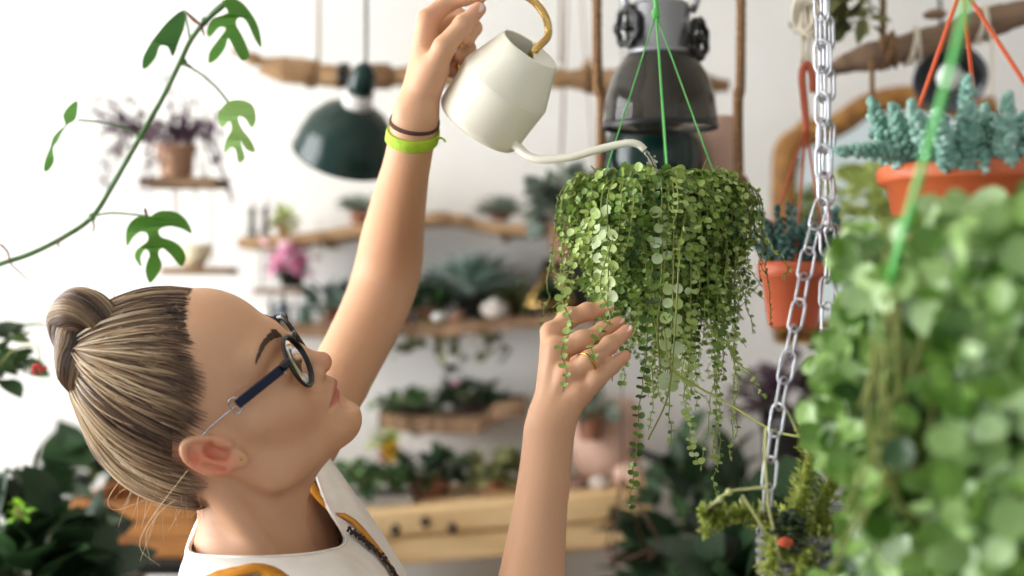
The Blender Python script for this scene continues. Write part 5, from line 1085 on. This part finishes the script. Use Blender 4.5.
# wire pyramid terrarium frame
wp=thing('wire_pyramid','brown wire pyramid frame hanging before the bench','wire frame',P(632,545,2.3)); q=[P(612,566,2.3),P(662,544,2.26),P(648,560,2.42),P(606,548,2.4)]; tp=P(622,478,2.34); mb=MB()
for i in range(4): mb.tubes(np.array([q[i],q[(i+1)%4]]),.0017,6); mb.tubes(np.array([q[i],tp]),.0017,6)
mb.build('frame',mat('rusty_wire',(92,60,44),.7),wp); mb=MB(); mb.tubes(np.array([tp,tp+[0,0,1.0],[tp[0],tp[1],3.0]]),.0008,4); mb.build('cord',M_black_,wp)
# ================================================================ PLANTS DOWN LEFT AND RIGHT, PURPLE PLANT
plant('dark_foliage_plant','dark green large leaved plant standing under the trailing plant',706,640,2.65,.12,'floor','dark','bush',220,.10,(.16,.14,.42),w=.36,potm=M_darkpot)
plant('rubber_plant','dark glossy plant low beside the moss basket',778,660,2.15,.11,'floor','dark','bush',90,.13,(.13,.12,.26),w=.42,tone=.35,potm=M_darkpot)
plant('broad_leaf_plant','dark broad leaved plant at the lower left corner',14,650,2.1,.12,'floor','dark','bush',190,.09,(.16,.13,.28),w=.36,potm=M_darkpot,tone=.55)
plant('monstera','dark split leaved plant behind the wooden crate at lower left',100,520,2.95,.10,'floor','dark','bush',100,.10,(.19,.10,.20),w=.36,tone=.5,potm=M_pot2)
plant('edge_plant','yellow green leafy plant at the left edge of the picture',-40,420,2.0,.05,.06,'mid','bush',120,.045,(.10,.07,.13),w=.4,tone=.45)
mb=MB(); q=P(-40,420,2.0)
for a in(0,2.1,4.2): mb.tubes(np.array([q+[.05*math.cos(a),.05*math.sin(a),.058],[q[0],2.0,q[2]+.35],[q[0],2.0,3.0]]),.0014,5)
mb.build('hanger',M_twine,bpy.data.objects['edge_plant'])
plant('lime_sprig','bright lime green sprig low at the left edge',20,520,1.95,0,.0,'lime','bush',14,.014,(.010,.012,.032),tone=.15)
rs_=thing('red_berry_sprig','tiny sprig of red berries beside the hair bun','flower',P(42,368,1.75)); mb=MB(); gr=np.random.default_rng(4)
for k in range(9): mb.blob(P(40+gr.normal()*3.4,366+gr.normal()*3,1.75),.0028,n=8)
mb.build('berries',mat('red_berry',(190,26,30),.4),rs_); mb=MB(); mb.tubes(spline(PP([(40,362,1.75),(39,350,1.76),(34,346,1.78),(10,352,1.9),(-14,390,2.0)]),12),.0011,5); mb.build('stem',M_stem,rs_)
cr=thing('wooden_crate','orange brown wooden crate behind the back of her head','crate',P(132,700,2.5)*np.array([1,1,0])); c0=P(134,529,2.5)
for k in range(3):
    mb=MB(); mb.box(c0+[0,0,.033-.034*k],(.22,.012,.031),bev=.002); mb.build('slat',M_crate,cr,smooth=False)
for s in(-1,1): mb=MB(); mb.box(c0+[s*.104,.13,0],(.012,.25,.1),bev=.002); mb.build('side_board',M_crate,cr,smooth=False)
mb=MB(); mb.box(c0+[0,.13,-.046],(.21,.25,.01)); mb.build('bottom_board',M_crate,cr,smooth=False)
mb=MB(); mb.box(c0+[0,.255,0],(.22,.012,.1),bev=.002); mb.build('back_board',M_crate,cr,smooth=False)
st_=thing('plant_stool','dark stool carrying the wooden crate','stool',np.array([c0[0],c0[1]+.13,0])); zt=c0[2]-.052; mb=MB(); mb.box((c0[0],c0[1]+.13,zt-.0135),(.3,.3,.025),bev=.004); mb.build('seat',M_darkpot,st_,smooth=False)
for sx in(-1,1):
    for sy in(-1,1): mb=MB(); mb.tubes(np.array([(c0[0]+sx*.12,c0[1]+.13+sy*.12,zt-.02),(c0[0]+sx*.14,c0[1]+.13+sy*.14,0)]),.014,8); mb.build('leg',M_darkpot,st_)
hp2=thing('purple_trailing_plant','purple leaved trailing plant in a clay pot on a hanging board at left','plant',P(176,180,2.75)); b=P(176,179,2.75); mb=MB(); mb.lathe(pot_prof(.038,.066),b,n=28); mb.build('pot',mat('buff_clay',(188,150,122),.8,c2=(166,124,96),scale=30),hp2)
gv=np.random.default_rng(9); mb=MB(); ms=MB(); pos=[];dirs=[]
for i in range(36):
    a=gv.uniform(0,6.28); o=np.array([math.cos(a)*gv.uniform(.05,.17),math.sin(a)*.08,gv.uniform(-.17,.13)]); o[0]-=.025; p=spline([b+[0,0,.065],b+[0,0,.10]+o*[.5,.5,0],b+[0,0,.065]+o],10); ms.tubes(p,.0016,4)
    for k in range(3,10): pos.append(p[k]); dirs.append(gv.normal(size=3)+[0,0,-.1])
n_=len(pos); mb.inst(leaf_long(.26,.3,.08,5),np.array(pos),frames(np.array(dirs)),gv.uniform(.016,.034,n_),np.clip(gv.normal(size=n_)*.28+.35,0,1)); mb.build('foliage',lm('purple'),hp2); ms.build('stems',mat('purple_stem',(96,66,80),.7),hp2)
hb=thing('hanging_board','small wooden board on strings carrying the purple plant','shelf',P(182,184,2.75)); mb=MB(); mb.box(P(184,183.5,2.75),(.15,.11,.016),bev=.003); mb.build('board',M_plank,hb,smooth=False)
for x in(150,206):
    mb=MB(); mb.tubes(np.array([P(x,183,2.75),P(x+1,100,2.75),np.array([P(x,0,2.75)[0],2.75,3.0])]),.0013,5); mb.build('string',M_twine,hb)
hb2=thing('lower_hanging_board','narrow wooden board hung below the purple plant','shelf',P(200,270,2.78)); mb=MB(); mb.box(P(200,271,2.78),(.135,.09,.014),bev=.003); mb.build('board',M_plank,hb2,smooth=False)
for x in(178,212):
    mb=MB(); mb.tubes(np.array([P(x,270,2.78),P(x,188,2.76)]),.0013,5); mb.build('string',M_twine,hb2)
jar('cream_bowl','cream bowl on the lower hanging board under the purple plant','bowl',194,267.5,2.78,[(0,0),(.018,0),(.03,.02),(.036,.045),(.033,.045),(.026,.02),(0,.006)],mat('cream_glaze',(226,210,176),.4))
# ================================================================ LIGHT AND CAMERA
w=bpy.data.worlds.new('daylight'); SC.world=w; w.use_nodes=True; bg=w.node_tree.nodes['Background']; bg.inputs[0].default_value=(.84,.92,1.0,1); bg.inputs[1].default_value=.90
def area(name,loc,target,size,sy,e,c):
    l=bpy.data.lights.new(name,'AREA'); l.shape='RECTANGLE'; l.size=size; l.size_y=sy; l.energy=e; l.color=c; o=bpy.data.objects.new(name,l); COL.objects.link(o); o.location=loc; o.rotation_euler=(Vector(target)-Vector(loc)).to_track_quat('-Z','Z').to_euler(); return o
area('window_daylight',(X0-.25,(wy0+wy1)/2,(wz0+wz1)/2),(X1,(wy0+wy1)/2,(wz0+wz1)/2-.3),wy1-wy0,wz1-wz0,205,(.975,.985,1))
cam=bpy.data.cameras.new('camera'); co=bpy.data.objects.new('camera',cam); COL.objects.link(co); co.location=(0,0,CZ); co.rotation_euler=(math.pi/2,0,0)
cam.lens=50; cam.sensor_width=36; cam.dof.use_dof=True; cam.dof.focus_distance=1.37; cam.dof.aperture_fstop=2.6; cam.dof.aperture_blades=0; cam.clip_start=.05; SC.camera=co
vs=SC.view_settings; vs.view_transform='Standard'; vs.look='None'; vs.gamma=1; vs.use_curve_mapping=False; vs.exposure=0
